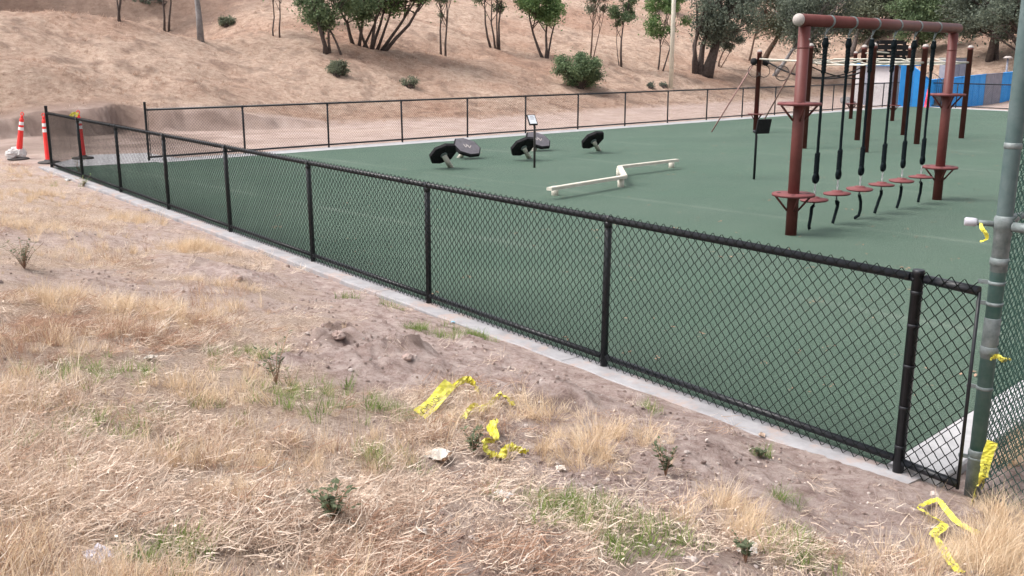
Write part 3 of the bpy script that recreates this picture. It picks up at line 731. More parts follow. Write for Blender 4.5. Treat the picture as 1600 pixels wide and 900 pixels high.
C3 = lambda k, z: Vector((CP[k][0], CP[k][1], z))
def bar(pts, r, m=M['cream'], name='bar', n=8):
    mb = MB(); mb.tube(pts, r, n); return mb.build(name, m, oc)
def lerp(a, b, t): return a+(b-a)*t
# two ladder runs a-b-d / c-e-f with rungs
for (p, q) in (('a', 'b'), ('b', 'd'), ('c', 'e'), ('e', 'f')): bar([C3(p, 2.33), C3(q, 2.33)], .03, name='ladder_rail')
for (p, q, r_, s) in (('a', 'b', 'c', 'e'), ('b', 'd', 'e', 'f')):
    for j in range(7):
        t = (j+.5)/7; a_, b_ = lerp(C3(p, 2.33), C3(q, 2.33), t), lerp(C3(r_, 2.33), C3(s, 2.33), t)
        m_ = (a_+b_)/2
        bar([a_, lerp(a_, b_, .2)+Vector((0, 0, .10 if j % 2 else -.06)), m_+Vector((0, 0, .10 if j % 2 else -.06)), lerp(a_, b_, .8)+Vector((0, 0, .10 if j % 2 else -.06)), b_], .017, name='rung', n=6)
bar([C3('g', 2.42), C3('a', 2.36)], .026, name='ladder_rail'); bar([C3('g', 2.36)+Vector((.3, .3, 0)), C3('h', 2.4), C3('i', 2.4)], .026, name='ladder_rail')
for k in range(9):
    v = lerp(C3('h', 2.4), C3('d', 2.36), k/8); 
    if k: bar([v+Vector((-.35, -.3, 0)), v+Vector((.35, .3, 0))], .017, name='rung', n=6)
bar([C3('h', 2.4), C3('d', 2.36)], .026, name='ladder_rail')
# slanting grab poles from the post heads to the turf
s_a = at(1112, 206); bar([C3('g', 2.58), Vector((s_a[0], s_a[1], 0))], .024, mat('dusty_pink_pole', (.32, .18, .16), .6), 'slanted_pole')
bar([C3('a', 2.5)+Vector((-.25, .1, 0)), C3('g', 0)+Vector((.05, -.1, .02))], .024, bpy.data.materials['dusty_pink_pole'], 'slanted_pole')
# slack black cables and hoops
def sag(a, b, d, n=14): return [lerp(a, b, i/n)-Vector((0, 0, d*4*(i/n)*(1-i/n))) for i in range(n+1)]
bar(sag(C3('g', 2.5), C3('b', 2.05), .42), .026, M['pad_black'], 'cable')
bar(sag(C3('a', 1.95), C3('b', 2.2), .12), .018, M['pad_black'], 'cable'); bar(sag(C3('a', 2.25), C3('b', 1.85), .1), .018, M['pad_black'], 'cable')
for dx_, z_ in ((.22, 2.2), (-.18, 2.22)):
    mb = MB(); mb.lathe([(.05, 0), (.11, .06), (.11, .18), (.05, .23)], 8, c=(CP['g'][0]+dx_, CP['g'][1], z_)); mb.build('pivot_block', M['pad_black'], oc)
for dx, z, x0 in ((-.16, 2.03, 'g'), (.16, 2.03, 'g'), (-.75, 2.05, 'a')):
    c = C3(x0, z)+Vector((dx, -.05, 0)); ring = [c+Vector((math.sin(a)*.2, math.cos(a)*.06, math.cos(a)*.2)) for a in np.linspace(0, 2*math.pi, 17)]
    bar(ring, .014, M['bark'], 'hoop', 6)
# black slatted panel high between the posts
pa, pb = depth_at(1367, 80, 29.0), depth_at(1416, 80, 29.6)
da = Vector((pb[0]-pa[0], pb[1]-pa[1], 0)); ln = da.length; rotp = Matrix.Rotation(math.atan2(da.y, da.x), 3, 'Z'); pc = Vector(((pa[0]+pb[0])/2, (pa[1]+pb[1])/2, 0))
mb = MB()
for z, wd, hh in ((2.905, .74, .11), (2.76, 1.08, .14), (2.60, 1.08, .15), (2.44, 1.0, .12)): mb.box((pc.x, pc.y, z), (wd*ln, .05, hh), rotp)
for s in (-.44, -.15, .15, .44): mb.box((pc.x+da.x*s, pc.y+da.y*s+.03, 2.66), (.09, .05, .55), rotp)
mb.build('slatted_panel', M['pad_black'], oc)
bar([C3('c', 2.62), Vector((pc.x, pc.y+.08, 2.6)), C3('b', 2.6)], .02, M['cream'], 'panel_bar'); 

# ------------------------------------------------------------------ tilted stepping pads
def pad(label, stub_px, c_px, cz, nrm, top_grey=True, logo=False, size=.335, group='tilted rubber pads on the turf', base=None):
    b = at(*stub_px); c = at(*c_px, cz)
    nrm = Vector(nrm).normalized()
    root = thing('balance_pad', label, 'balance pad', (b[0], b[1], 0), 0, group)
    C = Vector((c[0]-b[0], c[1]-b[1], cz))
    z = nrm; x = Vector((1, .2, 0)); x = (x-z*x.dot(z)).normalized(); y = z.cross(x); Mt = Matrix((x, y, z)).transposed()
    poly = [(math.cos(R(a))*size*s_, math.sin(R(a))*size*.92*s_) for a, s_ in ((8, 1.0), (52, 1.02), (98, .97), (140, 1.03), (188, 1), (232, 1.02), (278, .97), (322, 1.04))]
    inner = [(p[0]*.93, p[1]*.93) for p in poly]
    mb = MB(); mb.prism(poly, -.07, .0, Mt, C); mb.prism(inner, 0, .012, Mt, C)
    pd = mb.build('pad', M['pad_black'] , root)
    mb = MB(); mb.prism([(p[0]*.985, p[1]*.985) for p in inner], .0122, .017, Mt, C); mb.build('top_sheet', M['pad_grey'], pd)
    mb = MB()      # ribs of the moulded underside
    for (p, q) in zip(inner, inner[1:]+inner[:1]):
        mb.tube([C+Mt @ Vector((p[0]*.95, p[1]*.95, -.078)), C+Mt @ Vector((q[0]*.95, q[1]*.95, -.078))], .012, 5)
    for p in inner[::2]: mb.tube([C+Mt @ Vector((p[0]*.9, p[1]*.9, -.074)), C+Mt @ Vector((0, 0, -.08))], .012, 5)
    mb.build('underside_ribs', M['pad_black'], pd)
    base = Vector((0, 0, -.05)); mb = MB(); mb.tube([C-z*.075, base], .062, 16); mb.build('stub_post', M['cream'], root)
    mb = MB(); mb.lathe([(.085, 0), (.085, .012), (.07, .02)], 14, M_=Mt.to_3x3(), c=C-z*.1); mb.build('mounting_plate', M['galv'], pd)
    if logo:
        mb = MB()
        for (x0, y0, x1, y1) in ((-.10, .05, -.05, -.06), (-.05, -.06, -.01, .03), (.01, .05, .05, -.06), (.05, -.06, .10, .05), (-.03, .07, .02, -.01)):
            d = Vector((x1-x0, y1-y0)).normalized(); w = Vector((-d.y, d.x))*.011
            qv = [(x0+w.x, y0+w.y), (x0-w.x, y0-w.y), (x1-w.x, y1-w.y), (x1+w.x, y1+w.y)]
            mb.prism([(a, b_) for a, b_ in qv], .0172, .0195, Mt, C)
        mb.build('emblem', M['white'], pd)
    return root
nb = (-.44, .60, .67); ng = (.34, -.46, .80)
pad('leftmost black pad tilted away so its dark underside and cream stub post show', (706, 261), (691, 238), .37, nb)
pad('grey octagonal pad with white emblem, behind the leftmost black pad', (716, 246), (730, 229), .30, ng, logo=True, size=.37)
pad('black pad tilted away right behind the thin sign post, cream stub showing', (828, 246), (816, 227), .37, nb)
pad('grey octagonal pad with white emblem, behind the thin sign post', (833, 236), (841, 218), .30, ng, logo=True, size=.37)
pad('black tilted pad standing alone to the right of the other pads', (937, 234.5), (925, 217), .37, nb)

# ------------------------------------------------------------------ zigzag balance beam
bp = [at(858, 293, .22), at(976, 274, .22), at(968, 259, .22), at(1058, 248.5, .22)]
o0 = bp[0]; bb = thing('balance_beam', 'low cream zigzag balance beam on short legs in the middle of the turf', 'balance beam', (o0[0], o0[1], 0))
for k, (p, q) in enumerate(zip(bp[:-1], bp[1:])):
    a = Vector((p[0]-o0[0], p[1]-o0[1], 0)); b = Vector((q[0]-o0[0], q[1]-o0[1], 0)); d = (b-a); L = d.length; d.normalize(); rot = Matrix.Rotation(math.atan2(d.y, d.x), 3, 'Z')
    if k == 1: a = a+d*.065; b = b-d*.065; L = (b-a).length
    c = (a+b)/2; mb = MB()
    mb.prism([(-L/2, -.058), (L/2, -.058), (L/2, .058), (-L/2, .058)], .0, .05, rot, (c.x, c.y, .165))
    mb.prism([(-L/2+.004, -.048), (L/2-.004, -.048), (L/2-.004, .048), (-L/2+.004, .048)], .05, .058, rot, (c.x, c.y, .165))
    mb.build('plank', M['cream'], bb)
for (px, py, t) in ((867, 305, 0), (970, 292, 0), (1049, 262, 0), (974, 268, 1)):
    q = at(px, py); 
    if t: q = bp[2]
    mb = MB(); mb.lathe([(.065, -.05), (.065, .165)], 14); mb.build('leg', M['cream'], bb, (q[0]-o0[0], q[1]-o0[1], 0))

# ------------------------------------------------------------------ slim sign posts
def sign(label, base, h, panel_z, tilt, face, big=False):
    q = at(*base); root = thing('sign_post', label, 'sign post', (q[0], q[1], 0), 0, 'slim sign posts on the turf')
    mb = MB(); mb.tube([(0, 0, -.05), (0, 0, h-.12), (-.01, .0, h-.05), (-.07, -.0, h+.0)], .026, 10); mb.build('post', M['rubber'] if not big else M['black'], root)
    w, hh = (.20, .28) if not big else (.34, .30)
    rot = Matrix.Rotation(R(tilt[1]), 3, 'Z') @ Matrix.Rotation(R(tilt[0]), 3, 'X')
    c = (-.06, -.03, panel_z) if not big else (.12, -.05, panel_z)
    mb = MB(); mb.box(c, (w, .03, hh), rot); pn = mb.build('panel', M['pad_black'], root)
    n = rot @ Vector((0, -1 if face else 1, 0))
    mb = MB(); mb.box((c[0]+n.x*.018, c[1]+n.y*.018, c[2]+n.z*.018), (w*.82, .008, hh*.84), rot); sf = mb.build('sign_face', M['screen'], pn)
    mb = MB()
    for i in range(3):
        v = rot @ Vector((0, -.023 if face else .023, hh*(.28-.13*i))); mb.box((c[0]+v.x, c[1]+v.y, c[2]+v.z), (w*.6*(1 if i % 2 else .75), .004, hh*.03), rot)
    mb.build('print_lines', M['pad_grey'], sf)
    return root
sign('slim dark sign post with a small white face at its top, among the tilted pads', (835, 262), 1.02, 1.08, (-42, 22), True)
sign('slim dark sign post seen from behind, its black panel beside the left maroon post', (1178, 280), 1.0, 1.09, (-12, 205), True, True)

# ------------------------------------------------------------------ delineators
def delineator(label, base, lean=(0, 0), h=1.1, bag=False, tapeknot=False, flat=True):
    q = at(*base, -.04); zz = float(terrain(q[0], q[1])); zz = max(zz, 0.0) if tapeknot else zz
    root = thing('delineator_post', label, 'traffic delineator', (q[0], q[1], zz), 0, 'orange traffic delineators by the fence gap')
    rot = Matrix.Rotation(R(lean[0]), 3, 'Y') @ Matrix.Rotation(R(lean[1]), 3, 'X')
    def tp(z, dx=0): v = rot @ Vector((dx, 0, z)); return (v.x, v.y, v.z)
    mb = MB(); mb.tube([tp(.03), tp(.06), tp(.72*h), tp(.90*h), tp(.93*h)], [.085, .075, .058, .048, .045], 14)
    mb.tube([tp(.93*h), tp(.95*h), tp(.985*h), tp(h)], [.03, .028, .034, .02], 10)
    c = [tp(h+.03+math.cos(a)*.04, math.sin(a)*.035) for a in np.linspace(0, 2*math.pi, 11)]; mb.tube(c, .012, 5, cap=False)
    tube = mb.build('tube', M['orange'], root)
    for z0, z1 in ((.665, .735), (.785, .855)):
        mb = MB(); mb.tube([tp(z0*h), tp(z1*h)], [.0655-.018*(z0-.6)/.3+.0015, .0655-.018*(z1-.6)/.3+.0015], 14, cap=False); mb.build('reflective_band', M['refl'], tube)
    if bag:
        mb = MB(); rnd = random.Random(5)
        for j in range(5):
            cx, cy = rnd.uniform(-.13, .13), rnd.uniform(-.12, .08); r0 = rnd.uniform(.11, .16)
            prof = [(r0*(.4+.6*math.sin(a))*(1+.0), .02+ (1-math.cos(a))*r0*.85) for a in np.linspace(.3, 3.0, 8)]
            o_ = len(mb.v); mb.lathe(prof, 10, c=(cx, cy, 0), smooth=False)
            for i_ in range(o_, len(mb.v)):
                v = mb.v[i_]; k_ = 1; mb.v[i_] = (v[0]+rnd.uniform(-.025, .025), v[1]+rnd.uniform(-.025, .025), v[2]+rnd.uniform(-.03, .03))
        bg_ = mb.build('bag', M['bag'])
        bg_.location = root.location; bg_.name = 'plastic_bag'; tag(bg_, 'crumpled white plastic bag piled round the foot of the leaning delineator', 'bag')
    mb = MB(); mb.lathe([(.25, 0), (.255, .02), (.23, .04), (.12, .055), (.08, .09)], 24); mb.build('base', M['rubber'], root)
    return root
delineator('orange delineator leaning to the right, standing in a white bag outside the fence', (29, 250), (11, 0), bag=True)
delineator('orange delineator on a black round base right behind the last fence post', (77, 256), (-1, 0))
delineator('orange delineator inside the fence gap with yellow tape knotted on its top', (130, 250.5), (-.5, 0), tapeknot=True)

# ------------------------------------------------------------------ barricade tape
def glyph_mesh(text):
    cu = bpy.data.curves.new('t', 'FONT'); cu.body = text; cu.size = 1.0; cu.align_y = 'CENTER'; cu.space_character = 1.08
    ob = bpy.data.objects.new('t', cu); COL.objects.link(ob)
    dg = bpy.context.evaluated_depsgraph_get(); dg.update()
    me = bpy.data.meshes.new_from_object(ob.evaluated_get(dg))
    V = [tuple(v.co) for v in me.vertices]; F = [tuple(p.vertices) for p in me.polygons]
    bpy.data.objects.remove(ob); bpy.data.meshes.remove(me)
    return V, F
GV, GF = glyph_mesh('CAUTION')
GX = max(v[0] for v in GV); 
def tape_piece(name, label, pts, width=.07, twist=0.0, crumple=.01, seed=1, base_n=(0, 0, 1), group='strips of yellow barricade tape', text=None, parent=None, lettering_start=.05):
    """ribbon through pts; printed CAUTION follows its surface"""
    rnd = random.Random(seed); P = [Vector(p) for p in pts]
    Q = []
    for i in range(len(P)-1):
        p0, p1, p2, p3 = P[max(i-1, 0)], P[i], P[i+1], P[min(i+2, len(P)-1)]
        for k in range(8):
            t = k/8; Q.append(.5*((2*p1)+(p2-p0)*t+(2*p0-5*p1+4*p2-p3)*t*t+(3*p1-p0-3*p2+p3)*t**3))
    Q.append(P[-1]); o = Q[0].copy(); n = len(Q)
    Ls = [0]
    for a, b in zip(Q[:-1], Q[1:]): Ls.append(Ls[-1]+(b-a).length)
    fr = []; W = 5
    for i, q in enumerate(Q):
        d = (Q[min(i+1, n-1)]-Q[max(i-1, 0)]).normalized(); nn = Vector(base_n); nn = (nn-d*nn.dot(d)).normalized()
        nn = (Matrix.Rotation(twist*Ls[i]/max(Ls[-1], .01)+(.15 if text is None and seed in (3, 15, 17, 21) else .5)*math.sin(Ls[i]*9+seed), 3, d) @ nn); s = d.cross(nn).normalized()
        wv = 1-.45*abs(math.sin(Ls[i]*7+seed*2))*(crumple > .008)
        fr.append((q-o, s*wv, nn))
    cr = [[rnd.uniform(-1, 1)*crumple for _ in range(W)] for _ in range(n)]
    def surf(u, v, lift=0):
        u = min(max(u, 0), Ls[-1]-1e-6); i = 0
        while Ls[i+1] < u: i += 1
        t = (u-Ls[i])/max(1e-9, Ls[i+1]-Ls[i]); p = fr[i][0].lerp(fr[i+1][0], t); s = fr[i][1].lerp(fr[i+1][1], t); nn = fr[i][2].lerp(fr[i+1][2], t).normalized()
        g = (v/width+.5)*(W-1); j = min(int(g), W-2); gt = min(max(g-j, 0), 1)
        c0 = cr[i][j]*(1-gt)+cr[i][j+1]*gt; c1 = cr[i+1][j]*(1-gt)+cr[i+1][j+1]*gt
        return p+s*v+nn*(c0*(1-t)+c1*t+lift)
    vs = []; fs = []
    for i in range(n):
        for j in range(W): vs.append(surf(Ls[i] if i < n-1 else Ls[-1], (j/(W-1)-.5)*width))
    for i in range(n-1):
        for j in range(W-1): fs.append((i*W+j, i*W+j+1, (i+1)*W+j+1, (i+1)*W+j))
    mb = MB(); mb.add(vs, fs, False); ob = mb.build(name, M['tape'])
    sol = ob.modifiers.new('thickness', 'SOLIDIFY'); sol.thickness = .0006
    ob.location = o
    tag(ob, label, 'barricade tape', group)
    if text is None: text = seed in (3, 15, 21)
    if text:
        k = width*(.60 if seed == 21 else .66); tl = GX*k; u = lettering_start; mt = MB()
        while u+tl < Ls[-1]-.02:
            for lf in (.0022, -.0024):
                mt.add([surf(u+vx*k, (vy)*k, lf) for vx, vy, _ in GV], GF)
            u += tl*1.5
        if mt.v: lo = mt.build('lettering', M['tape_ink'], ob)
    return ob
def gp3(px, py, lift=.02):
    p = hit(px, py, True); return (p[0], p[1], p[2]+lift)

TG = 'strips of yellow barricade tape'
tape_piece('barricade_tape', 'wide yellow tape strip lying flat at the left end of the tape litter', [gp3(655, 655, .03), gp3(675, 648, .06), gp3(692, 632, .08), gp3(704, 618, .08)], .088, .2, .006, 3, (.1, -.75, .65), lettering_start=.02)
tape_piece('barricade_tape', 'short twisted yellow tape arching at the top of the tape litter', [gp3(700, 622, .04), gp3(722, 611, .07), gp3(736, 610, .06), gp3(748, 620, .03)], .065, 1.6, .012, 5)
tape_piece('barricade_tape', 'crumpled yellow tape running right through the grass behind the lower loops', [gp3(724, 660, .03), gp3(740, 650, .05), gp3(752, 648, .04), gp3(770, 640, .05), gp3(784, 632, .06), gp3(803, 640, .03)], .06, 2.5, .016, 7)
tape_piece('barricade_tape', 'crumpled yellow tape hanging in a loop beside the dark green weed', [gp3(774, 672, .06), gp3(768, 684, .06), gp3(776, 700, .05), gp3(757, 706, .05), gp3(765, 722, .02)], .06, 2.0, .016, 9)
tape_piece('barricade_tape', 'lowest crumpled yellow tape strip trailing right from the loop', [gp3(765, 722, .05), gp3(782, 722, .03), gp3(796, 712, .04), gp3(808, 712, .04), gp3(824, 716, .03)], .055, 1.8, .014, 12)
tape_piece('barricade_tape', 'long yellow tape lying zigzag on the dirt in the bottom right corner', [gp3(1500, 902, .02), gp3(1480, 882, .03), gp3(1463, 858, .05), gp3(1458, 846, .03), gp3(1474, 832, .04), gp3(1470, 824, .03), gp3(1450, 812, .02), gp3(1437, 800, .02)], .042, .5, .006, 15)
tape_piece('barricade_tape', 'thin yellow tape curving over the dirt below the green pole', [gp3(1438, 799, .03), gp3(1450, 793, .03), gp3(1465, 790, .03), gp3(1478, 806, .03), gp3(1496, 824, .02), gp3(1528, 840, .02)], .032, .6, .005, 17)
q1 = gp3(1518, 790, .03); q2 = gp3(1527, 775, .06)
def near_pt(px, py, Y): p = depth_at(px, py, Y); return tuple(p)
tape_piece('barricade_tape', 'printed yellow tape standing upright against the mesh at the green pole foot', [q1, q2, near_pt(1536, 750, 5.05), near_pt(1539, 730, 5.08), near_pt(1543, 712, 5.1), near_pt(1551, 690, 5.12)], .062, .15, .003, 21, (-.1, -1, .1), lettering_start=.12)
tape_piece('barricade_tape', 'small yellow tape knot caught in the mesh halfway up beside the green pole', [near_pt(1550, 561, 5.3), near_pt(1558, 556, 5.25), near_pt(1567, 562, 5.25), near_pt(1577, 561, 5.3)], .035, 2.0, .012, 23, (0, -1, .2), text=False)
tape_piece('barricade_tape', 'torn yellow tape end dangling from the pipe stub on the green pole', [near_pt(1533, 349, 5.2), near_pt(1535, 358, 5.15), near_pt(1541, 366, 5.14), near_pt(1541, 373, 5.15), near_pt(1532, 377, 5.17)], .022, 1.2, .005, 25, (0, -1, .2), text=False)
q = at(117, 180, 1.1); qd = depth_at(117, 179, 23.6)
tape_piece('barricade_tape', 'small yellow tape knot tied on top of the delineator inside the fence gap', [tuple(depth_at(111, 182, 23.7)), tuple(depth_at(115, 177, 23.6)), tuple(depth_at(119, 178, 23.6)), tuple(depth_at(121, 181, 23.7))], .13, 2.0, .03, 27, (0, -1, .2), text=False)

# ------------------------------------------------------------------ scattered instances (grass, litter): sources
SRC = bpy.data.collections.new('scatter_sources')       # never linked to the scene
def blades_mesh(name, m, n, h, spread, width, lean, curl, seed, flat=False, seg=3):
    rg = np.random.default_rng(seed); V = []; F = []
    for i in range(n):
        a = rg.uniform(0, 2*math.pi); r0 = spread*math.sqrt(rg.uniform(0, 1)); bx, by = math.cos(a)*r0, math.sin(a)*r0
        L = h*rg.uniform(.45, 1.1); w = width*rg.uniform(.6, 1.4); az = rg.uniform(0, 2*math.pi) if flat else a+rg.normal(0, .9)
        el = (math.pi/2-abs(rg.normal(lean, lean*.5))) if not flat else abs(rg.normal(0, .36))
        p = np.array([bx, by, (rg.uniform(0, .03) if flat else -.01)]); c = rg.uniform(-1, 1)*curl; yaw = rg.normal(0, .35)
        sd_ = np.array([-math.sin(az), math.cos(az), 0]); o = len(V)
        if flat: sd_ = sd_*.7+np.array([0, 0, .7])
        for k in range(seg+1):
            ww = w*(1-.85*(k/seg)**1.5); V.append(p-sd_*ww/2); V.append(p+sd_*ww/2)
            d = np.array([math.cos(az)*math.cos(el), math.sin(az)*math.cos(el), math.sin(el)]); p = p+d*L/seg
            el = el-(c if flat else abs(c)*.9); az += yaw
            if flat: el = max(el, -.25)
        for k in range(seg): F.append((o+2*k, o+2*k+1, o+2*k+3, o+2*k+2))
    me = np_mesh(name, np.array(V), np.array(F), m, False)
    ob = bpy.data.objects.new(name, me); return ob
def scatter(name, objs, P, rots, scl, idx, label, cat=None):
    """one stuff object that places the source tufts on its points"""
    names = sorted(o.name for o in objs); remap = np.array([names.index(o.name) for o in objs]); idx = remap[np.asarray(idx)]   # children are picked in name order
    c = bpy.data.collections.new(name+'_source')
    for ob in objs: c.objects.link(ob)
    me = bpy.data.meshes.new(name); me.vertices.add(len(P)); me.vertices.foreach_set('co', np.asarray(P, np.float32).ravel()); me.update()
    a = me.attributes.new('rot', 'FLOAT_VECTOR', 'POINT'); a.data.foreach_set('vector', np.asarray(rots, np.float32).ravel())
    a = me.attributes.new('scl', 'FLOAT', 'POINT'); a.data.foreach_set('value', np.asarray(scl, np.float32))
    a = me.attributes.new('idx', 'INT', 'POINT'); a.data.foreach_set('value', np.asarray(idx, np.int32))
    ob = put(name, me); tag(ob, label, cat, None, 'stuff')
    ng = bpy.data.node_groups.new(name, 'GeometryNodeTree')
    ng.interface.new_socket('Geometry', in_out='INPUT', socket_type='NodeSocketGeometry'); ng.interface.new_socket('Geometry', in_out='OUTPUT', socket_type='NodeSocketGeometry')
    gi = ng.nodes.new('NodeGroupInput'); go = ng.nodes.new('NodeGroupOutput')
    ip = ng.nodes.new('GeometryNodeInstanceOnPoints'); ci = ng.nodes.new('GeometryNodeCollectionInfo')
    ci.inputs['Collection'].default_value = c; ci.inputs['Separate Children'].default_value = True; ci.inputs['Reset Children'].default_value = True
    def na(nm, t):
        n = ng.nodes.new('GeometryNodeInputNamedAttribute'); n.data_type = t; n.inputs['Name'].default_value = nm; return [s for s in n.outputs if s.enabled][0]
    er = ng.nodes.new('FunctionNodeEulerToRotation')
    ng.links.new(gi.outputs[0], ip.inputs['Points']); ng.links.new(ci.outputs[0], ip.inputs['Instance'])
    ip.inputs['Pick Instance'].default_value = True
    ng.links.new(na('idx', 'INT'), ip.inputs['Instance Index']); ng.links.new(na('rot', 'FLOAT_VECTOR'), er.inputs[0]); ng.links.new(er.outputs[0], ip.inputs['Rotation'])
    ng.links.new(na('scl', 'FLOAT'), ip.inputs['Scale']); ng.links.new(ip.outputs[0], go.inputs[0])
    md = ob.modifiers.new('scatter', 'NODES'); md.node_group = ng
    return ob
def view_points(n, ymin, ymax, power=1.0, margin=.06):
    """random ground points in the wedge the camera overlooks (plus a margin), denser near"""
    u = RNG.uniform(0, 1, n); y = (ymin**power+(ymax**power-ymin**power)*u)**(1/power)
    x = RNG.uniform(-1, 1, n)*(y*(.5208+margin)+1.9)
    return x, y
def place(x, y):
    z = terrain(x, y); ex = .04
    nx = -(terrain(x+ex, y)-z)/ex; ny = -(terrain(x, y+ex)-z)/ex
    return z, nx, ny

def foreground():
    # straw litter on the ground
    lit = [blades_mesh('straw_%d' % i, M['straw'], 32, .105, .10, .0034, .5, .55, 100+i, True) for i in range(6)]
    lit += [blades_mesh('straw_fine_%d' % i, M['straw'], 44, .06, .09, .0027, .5, .8, 120+i, True) for i in range(3)]
    lit += [blades_mesh('rusty_%d' % i, M['rust'], 26, .12, .09, .003, .5, .3, 130+i, True) for i in range(2)]
    for i in range(3):      # broken leaf and stem flakes
        rg = np.random.default_rng(150+i); V = []; F = []
        for k in range(9):
            p = np.array([rg.normal(0, .11), rg.normal(0, .09), rg.uniform(.002, .02)]); a = rg.uniform(0, 6.28); L = rg.uniform(.004, .013); W = L*rg.uniform(.25, .7)
            d = np.array([math.cos(a), math.sin(a), rg.uniform(-.4, .4)])*L; w_ = np.array([-math.sin(a), math.cos(a), rg.uniform(-.5, .5)])*W; o = len(V)
            V += [p-d, p+w_, p+d, p-w_]; F.append((o, o+1, o+2, o+3))
        lit.append(bpy.data.objects.new('straw_zflake_%d' % i, np_mesh('flake', np.array(V), np.array(F), M['straw'])))
    names = [o.name for o in lit]; RU = [i for i, n_ in enumerate(names) if n_.startswith('rusty')]; ST = [i for i, n_ in enumerate(names) if not n_.startswith('rusty')]
    x, y = view_points(98000, 2.2, 28, -.2)
    d1, s1, e, t, b = site(x, y); bare = bare_mask(x, y)
    keep = (d1 > .20) & (RNG.uniform(0, 1, len(x)) > bare*.95) & ((x < 2.4) | (d1 > .5))
    pn = fbm(x*.9, y*.9, 3, 200); keep &= RNG.uniform(0, 1, len(x)) < np.clip((pn-.40)*3.4, .04, .8)*np.clip((fbm(x*4, y*4, 3, 207)-.3)*3.2, .12, 1)
    x, y = x[keep], y[keep]; z, nx, ny = place(x, y); n = len(x)
    red = fbm(x*.7, y*.7, 3, 230); rq = hit(600, 850, False)
    idx = np.where(RNG.uniform(0, 1, n) < np.clip((red-.5)*2.6+.10+.45*np.exp(-((x-rq[0])**2+(y-rq[1])**2)/.35), .04, .75), RNG.choice(RU, n), RNG.choice(ST, n))
    scatter('straw_litter', lit, np.stack([x, y, z+.003], -1), np.stack([np.arctan(-ny), np.arctan(nx), RNG.uniform(0, 6.28, n)], -1), RNG.uniform(.6, 1.35, n), idx, 'trampled pale straw covering the bank in the foreground', None)
    # standing dry tufts
    up = [blades_mesh('tuft_%d' % i, M['dry'], 26, .17, .035, .003, .42, .35, 300+i) for i in range(5)]
    up += [blades_mesh('fine_tuft_%d' % i, M['straw'], 26, .14, .05, .0026, .6, .5, 320+i) for i in range(4)]
    up += [blades_mesh('stalk_%d' % i, M['dry'], 7, .36, .03, .003, .22, .12, 340+i) for i in range(2)]
    up += [blades_mesh('rust_tuft_%d' % i, M['rust'], 20, .20, .04, .003, .4, .25, 350+i) for i in range(2)]
    x, y = view_points(50000, 2.2, 28, -.25)
    d1, s1, e, t, b = site(x, y); bare = bare_mask(x, y)
    pn = fbm(x*1.1+9, y*1.1, 4, 210); left = np.clip(.5-x/np.maximum(y, 1)*1.0, 0, 1)
    dens = np.clip((pn-.53)*4.5+.10+.38*(left-.35)+.10*sstep(5.2, 3.6, y)+.25*sstep(14, 20, s1), 0.02, .9)*(1-bare*.97)
    keep = (d1 > .42) & (RNG.uniform(0, 1, len(x)) < dens)
    x, y = x[keep], y[keep]; pn = pn[keep]; z, nx, ny = place(x, y); n = len(x)
    rd = fbm(x*.7, y*.7, 3, 230); u = RNG.uniform(0, 1, n)
    idx = np.where(u < .42, RNG.integers(0, 5, n), np.where(u < .84, RNG.integers(5, 9, n), np.where(u < .91, RNG.integers(9, 11, n), RNG.integers(11, 13, n))))
    idx = np.where((rd > .58) & (u > .6), RNG.integers(11, 13, n), idx)
    scl = (.40+.6*np.clip((pn-.45)*4, 0, 1))*RNG.uniform(.55, 1.15, n)*np.clip(.5+.4*d1_(x, y), .5, 1)
    scatter('dry_grass', up, np.stack([x, y, z-.005], -1), np.stack([RNG.normal(0, .22, n), RNG.normal(0, .22, n), RNG.uniform(0, 6.28, n)], -1), scl, idx, 'tall dry golden grass tufts growing over the foreground bank', None)
    # green and golden patches at the places where the photo has them
    gr = [blades_mesh('green_tuft_%d' % i, M['green'], 26, .13, .04, .0032, .5, .35, 400+i) for i in range(4)]
    pts = []
    for (px, py, r, c) in ((903, 806, .16, 34), (925, 818, .2, 20), (985, 855, .22, 22), (1020, 868, .2, 16), (200, 585, .25, 16), (80, 590, .2, 10), (420, 635, .25, 22), (385, 548, .3, 26),
                           (595, 652, .2, 16), (590, 725, .16, 16), (740, 528, .16, 26), (655, 521, .12, 18), (700, 533, .1, 8), (620, 482, .2, 10), (125, 290, .35, 26), (250, 880, .15, 12), (300, 870, .2, 12),
                           (1225, 780, .1, 5), (1235, 862, .1, 18), (1250, 890, .12, 14), (850, 790, .3, 16), (500, 620, .3, 18), (180, 660, .3, 18), (90, 700, .3, 12), (1180, 715, .08, 5), (530, 462, .12, 6), (1020, 640, .08, 4)):
        q = hit(px, py, False)
        for _ in range(c): pts.append((q[0]+RNG.normal(0, r*.6), q[1]+RNG.normal(0, r*.6)))
    P = np.array(pts); x, y = P[:, 0], P[:, 1]; k = site(x, y)[0] > .3; x, y = x[k], y[k]; z, _, _ = place(x, y); n = len(x)
    scatter('green_grass', gr, np.stack([x, y, z-.004], -1), np.stack([RNG.normal(0, .15, n), RNG.normal(0, .15, n), RNG.uniform(0, 6.28, n)], -1), RNG.uniform(.5, 1.1, n), RNG.integers(0, 4, n), 'sparse green grass sprouting among the dry straw', None)
    gd = [blades_mesh('golden_tuft_%d' % i, M['dry'], 46, .24, .05, .003, .45, .35, 450+i) for i in range(3)]
    pts = []
